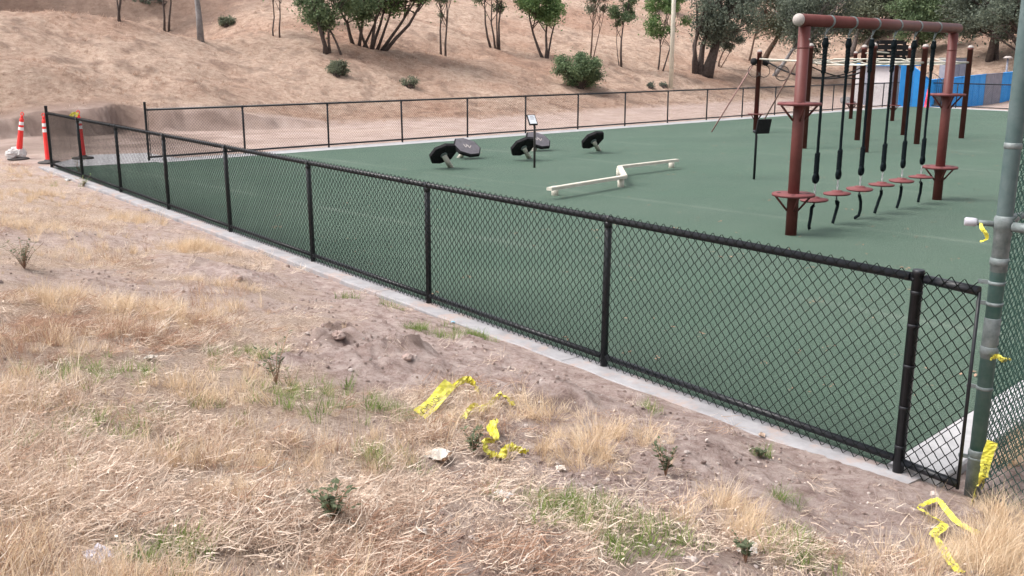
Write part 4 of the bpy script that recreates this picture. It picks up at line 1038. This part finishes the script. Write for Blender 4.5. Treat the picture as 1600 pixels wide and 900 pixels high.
    for (px, py, r, c) in ((318, 392, .30, 60), (300, 388, .25, 26), (215, 345, .4, 26), (1150, 800, .12, 10), (1140, 830, .2, 16), (1560, 850, .25, 40), (1590, 880, .25, 40), (1540, 880, .2, 26), (1600, 820, .2, 20), (940, 700, .3, 26), (900, 720, .3, 22), (40, 360, .5, 40), (120, 480, .5, 40), (260, 500, .5, 40), (330, 620, .4, 26), (840, 660, .25, 14), (1450, 880, .15, 10), (60, 310, .8, 60), (20, 270, 1.2, 60), (1590, 705, .12, 30), (1605, 680, .15, 30), (1570, 725, .08, 12)):
        q = hit(px, py, False)
        for _ in range(c): pts.append((q[0]+RNG.normal(0, r*.6), q[1]+RNG.normal(0, r*.6)))
    P = np.array(pts); x, y = P[:, 0], P[:, 1]; k = (site(x, y)[0] > .35) | ((x-RT[0])*nR[0]+(y-RT[1])*nR[1] > .42); x, y = x[k], y[k]; z, _, _ = place(x, y); n = len(x)
    scatter('golden_grass', gd, np.stack([x, y, z-.004], -1), np.stack([RNG.normal(0, .25, n), RNG.normal(0, .25, n), RNG.uniform(0, 6.28, n)], -1), RNG.uniform(.45, 1.0, n), RNG.integers(0, 3, n), 'soft golden grass clumps in thick patches on the bank', None)
    # clods, gravel
    cl = []
    for i in range(6):
        mb = MB(); rg = random.Random(500+i)
        mb.lathe([(.35, -.3), (.8, -.1), (1.0, .2), (.8, .5), (.35, .7)], 7, smooth=False)
        mb.v = [(v[0]*rg.uniform(.7, 1.2), v[1]*rg.uniform(.6, 1.2), v[2]*rg.uniform(.6, 1.2)) for v in mb.v]
        cl.append(bpy.data.objects.new('clod_%d' % i, mb.mesh('clod_%d' % i, M['clod'] if i < 4 else M['stone'])))
    x, y = view_points(90000, 2.2, 20, -.4)
    d1, s1, e, t, b = site(x, y); bare = bare_mask(x, y); cn = fbm(x*3, y*3, 2, 240)
    keep = (d1 > .24) & (RNG.uniform(0, 1, len(x)) < (.08+.92*bare)*np.clip((cn-.36)*3, .12, 1))
    x, y = x[keep], y[keep]; z, _, _ = place(x, y); n = len(x)
    scl = .0035+.013*RNG.uniform(0, 1, n)**3+(RNG.uniform(0, 1, n) > .985)*.016
    scatter('clods_and_gravel', cl, np.stack([x, y, z], -1), RNG.uniform(-.5, 6, (n, 3))*[.2, .2, 1], scl, np.where(RNG.uniform(0, 1, n) < .8, RNG.integers(0, 4, n), RNG.integers(4, 6, n)), 'small clods and pebbles on the bare earth', None)
    # short dry grass on the hill
    hg = [blades_mesh('hill_tuft_%d' % i, M['hillgrass'], 14, .12, .12, .014, .7, .3, 600+i, False, 1) for i in range(5)]
    hg += [blades_mesh('hill_dark_tuft_%d' % i, M['rust'], 14, .11, .10, .014, .7, .3, 620+i, False, 1) for i in range(2)]
    x, y = view_points(52000, 28, 85, .6, .03)
    d1, s1, e, t, b = site(x, y); m = np.maximum(e-toe(t), b-5.5); hn = fbm(x*.6, y*.6, 3, 250)
    keep = (m > .2) & (RNG.uniform(0, 1, len(x)) < np.clip((hn-.35)*3.4, .08, 1)*(1-.9*sstep(20, 23, e-toe(t))*(1-sstep(20, 26, t))))
    x, y = x[keep], y[keep]; z, nx, ny = place(x, y); n = len(x)
    scatter('hill_grass', hg, np.stack([x, y, z-.01], -1), np.stack([RNG.normal(0, .3, n), RNG.normal(0, .3, n), RNG.uniform(0, 6.28, n)], -1), RNG.uniform(.4, 1.2, n), RNG.integers(0, 7, n), 'short dry grass on the reddish hillside', None)
def turf_debris():
    src = []
    for i in range(4):
        rg = np.random.default_rng(900+i); V = []; F = []
        for k in range(3):
            p = np.array([rg.normal(0, .05), rg.normal(0, .05), rg.uniform(.004, .015)]); a = rg.uniform(0, 6.28); L = rg.uniform(.012, .03); W = L*rg.uniform(.3, .6)
            d = np.array([math.cos(a), math.sin(a), rg.uniform(-.2, .2)])*L; w_ = np.array([-math.sin(a), math.cos(a), rg.uniform(-.3, .3)])*W; o = len(V)
            V += [p-d, p+w_, p+d, p-w_]; F.append((o, o+1, o+2, o+3))
        src.append(bpy.data.objects.new('turf_leaf_%d' % i, np_mesh('turf_leaf', np.array(V), np.array(F), M['rust'])))
    a = RNG.uniform(0, 40, 700)**1.0; b = RNG.uniform(0, 21, 700)*RNG.uniform(.02, 1, 700)**.7
    P = np.array([t1+UR*ai+U1*bi for ai, bi in zip(a, b)]); n = len(P)
    scatter('turf_debris', src, np.c_[P, np.full(n, .001)], np.c_[np.zeros((n, 2)), RNG.uniform(0, 6.28, n)], RNG.uniform(.4, 1.2, n), RNG.integers(0, 4, n), 'dry leaf bits blown over the green turf')
turf_debris()
def d1_(x, y): return site(x, y)[0]
foreground()

# ------------------------------------------------------------------ weeds in the foreground
def weed(label, px, py, h, spread, seed, dense=1.0, m=M['weed'], stem_m=M['rust']):
    q = hit(px, py); rg = random.Random(seed)
    root = thing('weed_plant', label, 'weed', (q[0], q[1], q[2]), 0, 'leafy weeds in the dry grass')
    st = MB(); V = []; F = []
    for i in range(int(9*dense)):
        az = rg.uniform(0, 6.28); out = rg.uniform(.2, 1)*spread; hh = h*rg.uniform(.5, 1.05)
        pts = [(0, 0, 0), (math.cos(az)*out*.4, math.sin(az)*out*.4, hh*.55), (math.cos(az)*out, math.sin(az)*out, hh)]
        st.tube(pts, [.003, .0022, .0012], 4)
        for k in range(11):
            t = rg.uniform(.25, 1.05); p = Vector(pts[1]).lerp(Vector(pts[2]), max(0, (t-.5)*2)) if t > .5 else Vector(pts[0]).lerp(Vector(pts[1]), t*2)
            a = rg.uniform(0, 6.28); L = rg.uniform(.018, .045); d = Vector((math.cos(a), math.sin(a), rg.uniform(-.2, .8))).normalized(); s = d.cross(Vector((0, 0, 1))).normalized()*L*.28
            o = len(V); V += [p, p+d*L*.45+s, p+d*L, p+d*L*.45-s]; F.append((o, o+1, o+2, o+3))
    st.build('stem', stem_m, root)
    mb = MB(); mb.add(V, F); lf = mb.build('foliage', m, root)
    return root
weed('dark green weed standing right beside the lowest yellow tape loop', 741, 712, .16, .07, 1)
weed('bushy green weed among rusty straw near the bottom left of centre', 520, 815, .15, .10, 2, 1.6)
weed('dark green two-tier weed between the bare dirt and the green tufts', 1040, 745, .18, .08, 3)
weed('grey-green bushy weed at the left edge of the dry bank', 38, 420, .26, .22, 4, 2.2)
weed('green weed sprouting beside the kerb near the far fence end', 130, 292, .22, .2, 7, 1.6, M['leaf_bright'])
weed('weed growing through the mesh at the foot of the second to last near fence post', 124, 272, .4, .22, 8, 1.3, M['leaf_bright'])
weed('dry leggy weed left of the dug brown earth', 432, 600, .30, .16, 10, 1.0)
weed('small dark weed just right of the bright green tuft at the bottom', 1165, 882, .12, .06, 11, .7)
weed('low green weed in the bare soil near the last black post', 1188, 716, .06, .06, 12, .7)

# ------------------------------------------------------------------ litter
def scrap(name, label, px, py, size, m, seed, h=.03, cat='litter', m2=None, group='paper litter in the dry grass'):
    q = hit(px, py); rg = random.Random(seed); V = []; F = []; n = 6
    for i in range(n+1):
        for j in range(n+1):
            x, y = (i/n-.5)*size[0], (j/n-.5)*size[1]
            V.append((x+rg.uniform(-.12, .12)*size[0], y+rg.uniform(-.12, .12)*size[1], h*.45*rg.uniform(0, 1)+h*.6*abs(math.sin(i*1.3+seed+j*.5))*(1-abs(j/n-.5))*(1-abs(i/n-.5))))
    for i in range(n):
        for j in range(n): F.append((i*(n+1)+j, (i+1)*(n+1)+j, (i+1)*(n+1)+j+1, i*(n+1)+j+1))
    mb = MB(); mb.add(V, F); ob = mb.build(name, m); ob.location = (q[0], q[1], q[2]+.01); ob.rotation_euler = (0, 0, rg.uniform(0, 6.28))
    s = ob.modifiers.new('thickness', 'SOLIDIFY'); s.thickness = .002
    tag(ob, label, cat, group)
    if m2:
        mb = MB(); mb.box((.01, -.012, h*.05), (size[0]*.8, size[1]*.8, h*.3)); mb.build('brown_flap', m2, ob)
    return ob
scrap('crumpled_wrapper', 'crumpled white wrapper with a brown underside lying left of the yellow tape', 685, 718, (.14, .10), M['paper'], 1, .04, m2=M['card'])
scrap('paper_scrap', 'small bright white paper scrap below the yellow tape loops', 787, 779, (.09, .05), M['bag'], 2, .03)
scrap('paper_scrap', 'crumpled white tissue beside green grass near the bottom right', 1167, 862, (.085, .08), M['bag'], 3, .035)
scrap('paper_scrap', 'tiny white scrap by the kerb near the far end of the near fence', 107, 283, (.14, .12), M['bag'], 4, .06)
scrap('paper_scrap', 'pale flattened scrap on the straw left of centre', 236, 563, (.06, .05), M['paper'], 5, .03)
scrap('paper_scrap', 'small pale scrap at the bottom of the grass left of centre', 118, 470, (.10, .05), M['paper'], 6, .03)
scrap('dried_leaf', 'curled pale dry leaf beside the kerb left of the golden clump', 231, 330, (.16, .09), M['straw'], 7, .05)
scrap('paper_scrap', 'tiny white fleck in the straw just below the wrapper', 660, 838, (.03, .03), M['bag'], 8, .02)
scrap('paper_scrap', 'small pale scrap on the straw right of the tape', 876, 738, (.05, .05), M['paper'], 9, .03)
scrap('plastic_scrap', 'small light blue plastic scrap against the kerb', 709, 505, (.06, .04), mat('light_blue_plastic', (.25, .5, .65), .4), 10, .02)
scrap('grey_scrap', 'dusty grey rag half buried in the grass at the bottom left', 155, 878, (.10, .07), mat('lilac_grey_rag', (.42, .40, .45), .8), 11, .04)
scrap('dried_leaf', 'curled tan dry leaf on the bare soil beside the kerb', 1190, 684, (.05, .04), M['straw'], 12, .03)

# ------------------------------------------------------------------ trees on the hill
def leaf_cloud(centres, radii, n, size, rg, squash=.8):
    cs = np.array(centres); rs = np.array(radii); k = rg.choice(len(cs), n, p=rs**2/np.sum(rs**2))
    d = rg.normal(0, 1, (n, 3)); d /= np.linalg.norm(d, axis=1)[:, None]; rad = np.where(rg.uniform(0, 1, n) < .7, rg.uniform(0, 1, n)**.5, np.abs(rg.normal(0, .85, n)))
    P = cs[k]+d*(rs[k]*rad)[:, None]*np.array([1, 1, squash])
    # twiglets: leaves gathered in sprays
    P += rg.normal(0, .05, (n, 3))
    a = rg.normal(0, 1, (n, 3)); a /= np.linalg.norm(a, axis=1)[:, None]; b = np.cross(a, rg.normal(0, 1, (n, 3))); b /= np.linalg.norm(b, axis=1)[:, None]
    s = size*rg.uniform(.55, 1.35, n)[:, None]
    V = np.stack([P-a*s, P+b*s*.5, P+a*s, P-b*s*.5], 1).reshape(-1, 3)
    return V, np.arange(n*4).reshape(-1, 4)
def tree(name, label, base, crown, stems, leaf='leaf_green', bark='bark', nl=4200, ls=.10, nb=16, depth=None, seed=1, cat='tree', group='trees on the hillside', r0=.09, thin=1.0, dY=0):
    rg = np.random.default_rng(seed); q = hit(base[0], base[1], False); Y = q[1]; mpp = Y/FPX*1.0
    root = thing(name, label, cat, tuple(q), 0, group)
    cx, cy = (crown[0]+crown[2])/2, (crown[1]+crown[3])/2
    C = depth_at(cx, cy, Y+dY)-q; rx = (crown[2]-crown[0])/2*mpp; rz = (crown[3]-crown[1])/2*mpp; ry = max(rx*.75, .5)
    cen = []; rad = []
    for i in range(nb):
        while True:
            v = rg.uniform(-1, 1, 3)
            if v @ v < 1: break
        cen.append(C+v*np.array([rx, ry, rz])*.85); rad.append(min(rx, rz)*rg.uniform(.22, .42)*thin)
    V, F = leaf_cloud(cen, rad, int(nl*1.5), ls*.82, rg)
    cro = put('crown', np_mesh('crown', V, F, M[leaf]), root)
    mb = MB(); tips = []
    for (dx, lean, k) in stems:
        b = np.array([dx*mpp, rg.uniform(-.3, .3)*abs(dx)*mpp, -.15]); top = np.array([C[0]+lean*rx*.7, C[1]+rg.uniform(-.4, .4)*ry, C[2]-rz*.15])
        mid = b+(top-b)*.45+np.array([rg.normal(0, .05), rg.normal(0, .05), 0])*np.linalg.norm(top-b)*.8
        r = r0*k
        pts = [b, b+(mid-b)*.5+rg.normal(0, .03, 3), mid, mid+(top-mid)*.5+rg.normal(0, .06, 3), top]
        mb.tube([tuple(p) for p in pts], [r*1.35, r*1.05, r*.85, r*.6, r*.3], 7); tips.append((mid, top, r))
    mb.build('trunk', M[bark], root)
    mb = MB()
    for i, c in enumerate(cen):
        m_, t_, r = tips[i % len(tips)]; s = m_+(t_-m_)*rg.uniform(0, .9); mm = (s+c)/2+rg.normal(0, .08, 3)
        mb.tube([tuple(s), tuple(mm), tuple(c)], [r*.42, r*.28, r*.1], 5)
        for _ in range(2):
            e_ = c+rg.normal(0, 1, 3)*rad[i]*.6; mb.tube([tuple(mm), tuple((mm+e_)/2+rg.normal(0, .04, 3)), tuple(e_)], [r*.22, r*.14, r*.05], 4)
    mb.build('branch', M[bark], root)
    return root
tree('oak_tree', 'multi-stemmed small oak with two crooked stems at the left of the big leafy clump', (512, 83), (455, -75, 560, 42), [(0, -.6, 1), (-6, -.2, .5), (4, .4, .6), (22, -.5, .5)], 'leaf_green', 'bark', 6500, .085, 22, seed=1)
tree('oak_tree', 'spreading many-stemmed oak in the middle of the big leafy clump', (566, 73), (500, -85, 640, 38), [(-12, -.9, .9), (-6, .2, .8), (0, .7, .6), (8, -.6, .7), (14, .5, .8)], 'leaf_green', 'bark', 9500, .09, 30, seed=2)
tree('oak_tree', 'oak with stems leaning out to the right at the end of the big leafy clump', (590, 77), (560, -80, 700, 32), [(-10, -.4, .8), (-2, -.1, .7), (4, .6, .8), (10, .9, .9)], 'leaf_bright', 'bark', 9500, .09, 28, seed=3)
tree('slender_tree', 'thin two-stemmed tree with a tiny crown at the top left of centre', (432, 58), (405, -60, 460, 14), [(-5, -.5, .5), (5, .4, .5)], 'leaf_green', 'bark', 2200, .08, 10, seed=4, r0=.07)
tree('slender_tree', 'group of three short dark stems behind the leafy clump, crown cut by the top', (485, 37), (465, -70, 520, 10), [(-3, -.6, .9), (2, 0, .7), (9, .5, .9)], 'leaf_green', 'bark', 2200, .09, 10, seed=5)
tree('slender_tree', 'slim twin-stemmed young tree with sparse grey-green foliage right of the leafy clump', (692, 87), (675, -60, 712, 38), [(-3, -.3, .7), (4, .3, .7)], 'leaf_olive', 'bark', 2000, .065, 12, seed=6, r0=.07)
tree('young_oak', 'young oak on four straight thin stems, right of the slim twin-stemmed tree', (775, 76), (735, -70, 806, 22), [(-7, -.6, .7), (-1, -.1, .6), (2, .3, .6), (5, .6, .7)], 'leaf_green', 'bark', 4200, .08, 16, seed=7, r0=.08)
tree('young_oak', 'vase-shaped young oak with a rounded green crown uphill of the large round bush', (851, 91), (803, -45, 890, 40), [(-2, -.7, .8), (2, .2, .8), (4, .8, .6)], 'leaf_bright', 'bark', 6500, .085, 22, seed=8)
tree('sparse_tree', 'pale feathery young tree directly behind the large round bush', (922, 92), (906, -55, 962, 46), [(0, -.2, .7), (4, .6, .4)], 'leaf_olive', 'brown_bark', 2600, .075, 14, seed=9, r0=.07)
tree('sparse_tree', 'upright young tree with a narrow crown between the round bush and the pale pole', (971, 104), (950, -50, 998, 56), [(0, 0, .8), (-3, -.4, .3)], 'leaf_green', 'bark', 3000, .075, 14, seed=10, r0=.07)
tree('bushy_tree', 'bright green bushy tree right behind the pale utility pole', (1029, 109), (1006, -30, 1078, 84), [(-1, -.3, .6), (6, .3, .5)], 'leaf_bright', 'bark', 5200, .085, 22, seed=11, r0=.08)
tree('big_oak', 'big dark oak with a fan of thick grey trunks right of the pale pole', (1100, 117), (1068, -75, 1195, 72), [(-13, -.7, 1.2), (-8, -.4, 1.5), (0, .0, 2.2), (7, .3, 1.8), (-16, -.9, .8)], 'leaf_dark', 'bark', 11000, .10, 34, seed=12, r0=.12)
tree('small_tree', 'small leaning tree with a dark round crown just right of the big dark oak', (1123, 104), (1112, 28, 1165, 78), [(0, .2, .8), (2, .6, .4)], 'leaf_dark', 'brown_bark', 2600, .075, 12, seed=13, r0=.07)
tree('leaning_oak', 'oak with a pale trunk leaning right behind the left maroon post', (1183, 98), (1145, -60, 1300, 66), [(8, .2, 1.6), (-14, -.6, .6)], 'leaf_olive', 'brown_bark', 14000, .10, 44, seed=14, r0=.11)
tree('leaning_oak', 'pale-trunked oak leaning right with foliage hanging low over the crossbar', (1208, 118), (1215, -50, 1350, 88), [(0, -.1, 1.0)], 'leaf_dark', 'grey_bark', 15000, .10, 46, seed=15, r0=.12)
tree('hillside_oak', 'wide dark oak in the middle of the tree line above the crossbar', (1330, 88), (1280, -60, 1440, 68), [(0, -.2, 1.5), (8, .5, 1.2)], 'leaf_olive', 'bark', 14000, .11, 44, seed=16, r0=.12, dY=2)
tree('hillside_oak', 'green oak standing above the black slatted panel', (1420, 92), (1390, -50, 1500, 84), [(0, 0, 1.4)], 'leaf_green', 'bark', 12000, .11, 38, seed=17, r0=.12)
tree('hillside_oak', 'darkest oak at the top right with twigs hanging beside the green pole', (1545, 96), (1470, -70, 1640, 66), [(0, -.1, 1.6), (10, .5, 1.2)], 'leaf_dark', 'bark', 16000, .11, 48, seed=18, r0=.12)
tree('hillside_oak', 'oak with low hanging twigs partly hidden by the green pole', (1590, 120), (1525, -30, 1680, 92), [(0, -.1, 1.4)], 'leaf_dark', 'bark', 9000, .10, 28, seed=19, r0=.12)
# trees higher up the hill, cropped by the top edge
for k, (px, py, c, lf, lab) in enumerate(((1255, 50, (1170, -90, 1330, 34), 'leaf_dark', 'dark oak uphill at the top, left of the crossbar middle'),
     (1390, 46, (1290, -100, 1490, 34), 'leaf_dark', 'dark oak uphill at the top, above the crossbar middle'), (1500, 50, (1430, -90, 1600, 44), 'leaf_green', 'green oak uphill at the top, above the far maroon post'),
     (1020, 14, (985, -90, 1060, 6), 'leaf_dark', 'dark oak crown cut by the top edge behind the pale pole'),
     (1450, 60, (1430, -20, 1530, 50), 'leaf_olive', 'olive oak uphill between the far maroon post and the pole'))):
    tree('uphill_oak', lab, (px, py), c, [(0, 0, 1.2), (6, .4, .9)], lf, 'bark', 12000, .12, 40, seed=40+k, r0=.12)
# left: bare stems and the pale grey trunk
tree('bare_tree', 'thin dark bare tree on the skyline of the left mound', (186, 33), (168, -110, 205, -20), [(0, -.2, .7), (1, .3, .4)], 'leaf_dark', 'bark', 700, .08, 8, seed=30, r0=.08)
tree('bare_tree', 'pair of thin dark stems right of the left mound crest', (260, 49), (238, -110, 285, -15), [(-3, -.3, .7), (4, .3, .7)], 'leaf_dark', 'bark', 900, .08, 8, seed=31, r0=.08)
tree('grey_trunk_tree', 'single thick pale grey trunk rising out of the top at the right of the mound', (314, 63), (280, -200, 350, -90), [(0, 0, 1.35)], 'leaf_dark', 'grey_bark', 1500, .1, 12, seed=32, r0=.09)
tree('fallen_branches', 'dark tangle of dead branches at the top left on the hill', (225, 4), (160, -14, 305, 6), [(-30, -.8, .5), (0, 0, .5), (30, .8, .5)], 'leaf_dark', 'bark', 1500, .07, 26, seed=33, r0=.07, cat='dead branches', group='dead branches')

def bush(label, base, box, leaf, nl, ls, seed, cat='bush'):
    rg = np.random.default_rng(seed); q = hit(*base, False); mpp = q[1]/FPX
    root = thing('bush', label, cat, tuple(q), 0, 'bushes on the hillside')
    rx = (box[2]-box[0])/2*mpp; rz = (box[3]-box[1])/2*mpp; C = depth_at((box[0]+box[2])/2, (box[1]+box[3])/2, q[1]+.2)-q
    cen = []; rad = []
    for i in range(46):
        a = rg.uniform(0, 6.28); r = math.sqrt(rg.uniform(0, 1)); zz = rg.uniform(-1, 1)*math.sqrt(max(0, 1-r*r*.9))
        cen.append(C+np.array([math.cos(a)*r*rx*.74, math.sin(a)*r*rx*.6, zz*rz*.74])); rad.append(min(rx, rz)*rg.uniform(.26, .44))
    nl = int(nl*1.7); ls = ls*.8
    V, F = leaf_cloud(cen, rad, nl, ls, rg); put('foliage', np_mesh('foliage', V, F, M[leaf]), root)
    mb = MB()
    for c in cen: mb.tube([(rg.normal(0, .08), rg.normal(0, .08), -.05), tuple((c)*.5+rg.normal(0, .05, 3)), tuple(c)], [.022, .015, .006], 5)
    mb.build('stem', M['bark'], root)
bush('large rounded dark green bush low on the hill behind the far fence', (905, 138), (856, 78, 950, 141), 'leaf_green', 8000, .07, 51)
bush('small round green bush on the slope below the leafy clump', (527, 119), (511, 93, 546, 120), 'leaf_olive', 2200, .05, 52)
bush('small dull bush near the top left behind the grey trunk', (355, 41), (341, 24, 369, 43), 'leaf_olive', 1500, .07, 53)
bush('tiny dark shrub at the foot of the slope left of the pale pole', (1016, 139), (1009, 128, 1023, 140), 'leaf_dark', 400, .05, 54)
bush('tiny dark shrub at the foot of the slope just beside the pale pole', (1036, 137), (1030, 128, 1043, 138), 'leaf_dark', 300, .05, 55)
bush('dead brown shrub low on the slope above the middle of the far fence', (640, 136), (622, 118, 660, 138), 'leaf_olive', 260, .06, 56)

# utility pole
q = hit(1048, 138, False); up_ = thing('utility_pole', 'tall pale utility pole on the slope behind the far fence', 'pole', tuple(q))
mb = MB(); mb.tube([(0, 0, -.3), (-.01, 0, 4), (-.02, 0, 9)], [.125, .115, .10], 14); mb.build('shaft', M['pole_wood'], up_)

# ------------------------------------------------------------------ beyond the far end: shed, blue boards, gate, lamp
def far_pt(px, py, z=0.0): return at(px, py, z)
sh0 = at(1357, 166); sh1 = at(1400, 165)
shed = thing('shed', 'small white shed with a blue roof edge behind the far end of the turf', 'shed', (sh0[0]+1.5, sh0[1]+2.3, -.05), math.atan2(UB[1], UB[0])+math.pi)
# local x along the front
mb = MB(); mb.box((0, 0, 1.05), (2.4, 2.0, 2.1)); mb.build('wall', M['wall_white'], shed)
mb = MB(); mb.box((0, 0, 2.19), (3.1, 2.5, .17)); mb.build('roof', M['blue'], shed)
mb = MB(); mb.box((0.2, 1.02, .9), (.8, .04, 1.8)); mb.box((0.2, -1.02, .9), (.8, .04, 1.8)); mb.build('door', M['grey_board'], shed)
hp = [(1399, 167.5, 97), (1420, 167.5, 105), (1446, 167.8, 125), (1478, 167.5, 122), (1506, 167, 119), (1534, 165.5, 116), (1560, 164.5, 114), (1600, 163, 110)]
board = thing('board_fence', 'hoarding of blue painted boards with one grey section behind the far end of the turf', 'fence', (0, 0, 0))
for (p, q) in zip(hp[:-1], hp[1:]):
    a = far_pt(p[0], p[1]); b = far_pt(q[0], q[1]); a = a+np.array([.35, .6, 0]); b = b+np.array([.35, .6, 0])
    za = depth_at(p[0], p[2], a[1])[2]; zb = depth_at(q[0], q[2], b[1])[2]; n = max(1, int(np.linalg.norm(b-a)/.3)); grey = 1530 < p[0] < 1558
    d = (b-a)/np.linalg.norm(b-a); nn = np.array([-d[1], d[0], 0])
    for i in range(n):
        s, e_ = a+(b-a)*(i/n)+d*.006, a+(b-a)*((i+1)/n)-d*.006; z0, z1 = za+(zb-za)*i/n, za+(zb-za)*(i+1)/n; o_ = nn*(.012*(i % 2))
        vs = [s+o_, e_+o_, e_+o_+nn*.03, s+o_+nn*.03]; zs = (z0, z1, z1, z0); mb = MB()
        mb.add([(v[0], v[1], -.05) for v in vs]+[(v[0], v[1], zz) for v, zz in zip(vs, zs)], [(3, 2, 1, 0), (4, 5, 6, 7), (0, 1, 5, 4), (1, 2, 6, 5), (2, 3, 7, 6), (3, 0, 4, 7)])
        mb.build('board', M['grey_board'] if grey else M['blue'], board)
    mb = MB(); mb.tube([(a[0], a[1], za), (b[0], b[1], zb)], .03, 6); mb.build('top_trim', M['grey_board'] if grey else M['blue'], board)
# grey box structure seen over the boards
qg = at(1466, 163); gb = thing('metal_cabinet', 'plain grey metal cabinet showing above the blue boards', 'cabinet', (qg[0]+2.2, qg[1]+3.6, -.05), .4)
mb = MB(); mb.box((0, 0, 1.25), (1.3, .8, 2.5)); mb.build('body', M['grey_board'], gb); mb = MB(); mb.box((0, 0, 2.52), (1.4, .9, .05)); mb.build('lid', M['galv'], gb)
mb = MB(); mb.box((-.3, -.41, 1.2), (.5, .03, 2.2)); mb.box((.3, -.41, 1.2), (.5, .03, 2.2)); mb.build('door', M['grey_board'], gb)
# black barred gate
qg = at(1362, 169); ga = thing('barred_gate', 'black barred metal gate with curved top in front of the white shed', 'gate', (B0[0]+UB[0]*.35, B0[1]+UB[1]*.35, 0), math.atan2(UB[1], UB[0]))
mb = MB()
for x, h in ((0, 1.45), (.75, 1.95), (.85, 1.95), (1.6, 1.45)): mb.tube([(x, .12, 0), (x, .12, h)], .028, 8)
mb.build('gate_frame', M['black'], ga)
for j in range(13):
    x = .09+j*.118; mb = MB(); h = 1.3+.45*math.sin(math.pi*x/1.6); mb.tube([(x, .12, .1), (x, .12, h)], .011, 5); mb.build('bar', M['black'], ga)
for side in (0, 1):
    mb = MB(); mb.box((.38+side*.86, .12, .36), (.72, .02, .6)); mb.build('lower_panel', M['rubber'], ga)
mb = MB(); mb.tube([(x, .12, 1.28+.45*math.sin(math.pi*x/1.6)) for x in np.linspace(0, 1.6, 13)], .018, 6); mb.build('top_bow', M['black'], ga)
# cone, sacks, rocks, lamp
q = at(1444, 169.0); cn = thing('tall_cone', 'tall red cone with a white tip in front of the blue boards', 'cone', (q[0]+.5, q[1]+.9, -.04))
mb = MB(); mb.lathe([(.17, 0), (.17, .03), (.13, .035), (.12, .3), (.05, .95)], 14); mb.build('body', M['red'], cn)
mb = MB(); mb.lathe([(.052, .95), (.03, 1.12), (.012, 1.15)], 12); mb.build('tip', M['white'], cn)
def lump(name, label, px, py, s, m, seed, cat, group=None, rough=.35):
    q = at(px, py); rg = random.Random(seed); mb = MB()
    mb.lathe([(.25, -.3), (.6, -.12), (.92, .1), (1.0, .4), (.85, .7), (.55, .95), (.2, 1.05)], 14, smooth=False)
    mb.v = [tuple(c*s*(1+rough*(float(fbm(v[0]*2.1+seed+v[2], v[1]*2.1+v[2]*1.7, 3, seed))-.5)*2.2) for c in v) for v in mb.v]
    ob = mb.build(name, m); ob.location = (q[0], q[1], -.05); tag(ob, label, cat, group); return ob
lump('sack', 'white sack standing beside the shed behind the back fence', 1402, 164, .2, M['bag'], 1, 'sack', 'white sacks by the blue boards')
lump('sack', 'low white sack lying right of the standing sack', 1411, 166, .15, M['bag'], 2, 'sack', 'white sacks by the blue boards')
for k, (px, py, s, lab) in enumerate(((1323, 161, .34, 'largest grey boulder left of the shed'), (1330, 163, .24, 'smaller grey boulder in front of the largest one'), (1337, 162, .28, 'grey boulder nearest the shed wall'))):
    lump('boulder', lab, px, py, s, M['grey_bark'], 10+k, 'boulder', 'grey boulders left of the shed')
q = at(1566, 165); lp = thing('lamp_post', 'grey post with a flat white cap half hidden by the green pole', 'lamp post', (q[0]+1, q[1]+2, -.05))
hz = depth_at(1571, 90, q[1]+2)[2]
mb = MB(); mb.lathe([(.06, 0), (.05, hz)], 12); mb.build('post', M['grey_board'], lp); mb = MB(); mb.lathe([(.22, hz), (.24, hz+.05), (.12, hz+.13)], 14); mb.build('cap', M['white'], lp)

# ------------------------------------------------------------------ stones and roots beside the near kerb
for k, (px, py, s, lab) in enumerate(((372, 436, .045, 'dark clod sitting on the grey dirt patch left of centre'), (530, 530, .05, 'dark brown overturned clod at the left end of the dug earth'), (637, 562, .04, 'dark hole-edge clod right of the brown overturned clod'),
        (505, 420, .04, 'small stone by the kerb below the third post'), (1478, 742, .035, 'pale stone at the foot of the last mesh panel'), (1460, 775, .025, 'pale flat stone below the green pole'), (1262, 692, .03, 'small white stone beside the kerb near the last post'))):
    q = hit(px, py); ob = lump('clod' if k < 3 else 'stone', lab, px, py, s, M['clod'] if k < 3 else M['stone'], 60+k, 'clod' if k < 3 else 'stone', 'loose clods and stones beside the kerb'); ob.location = (q[0], q[1], q[2]-.01)
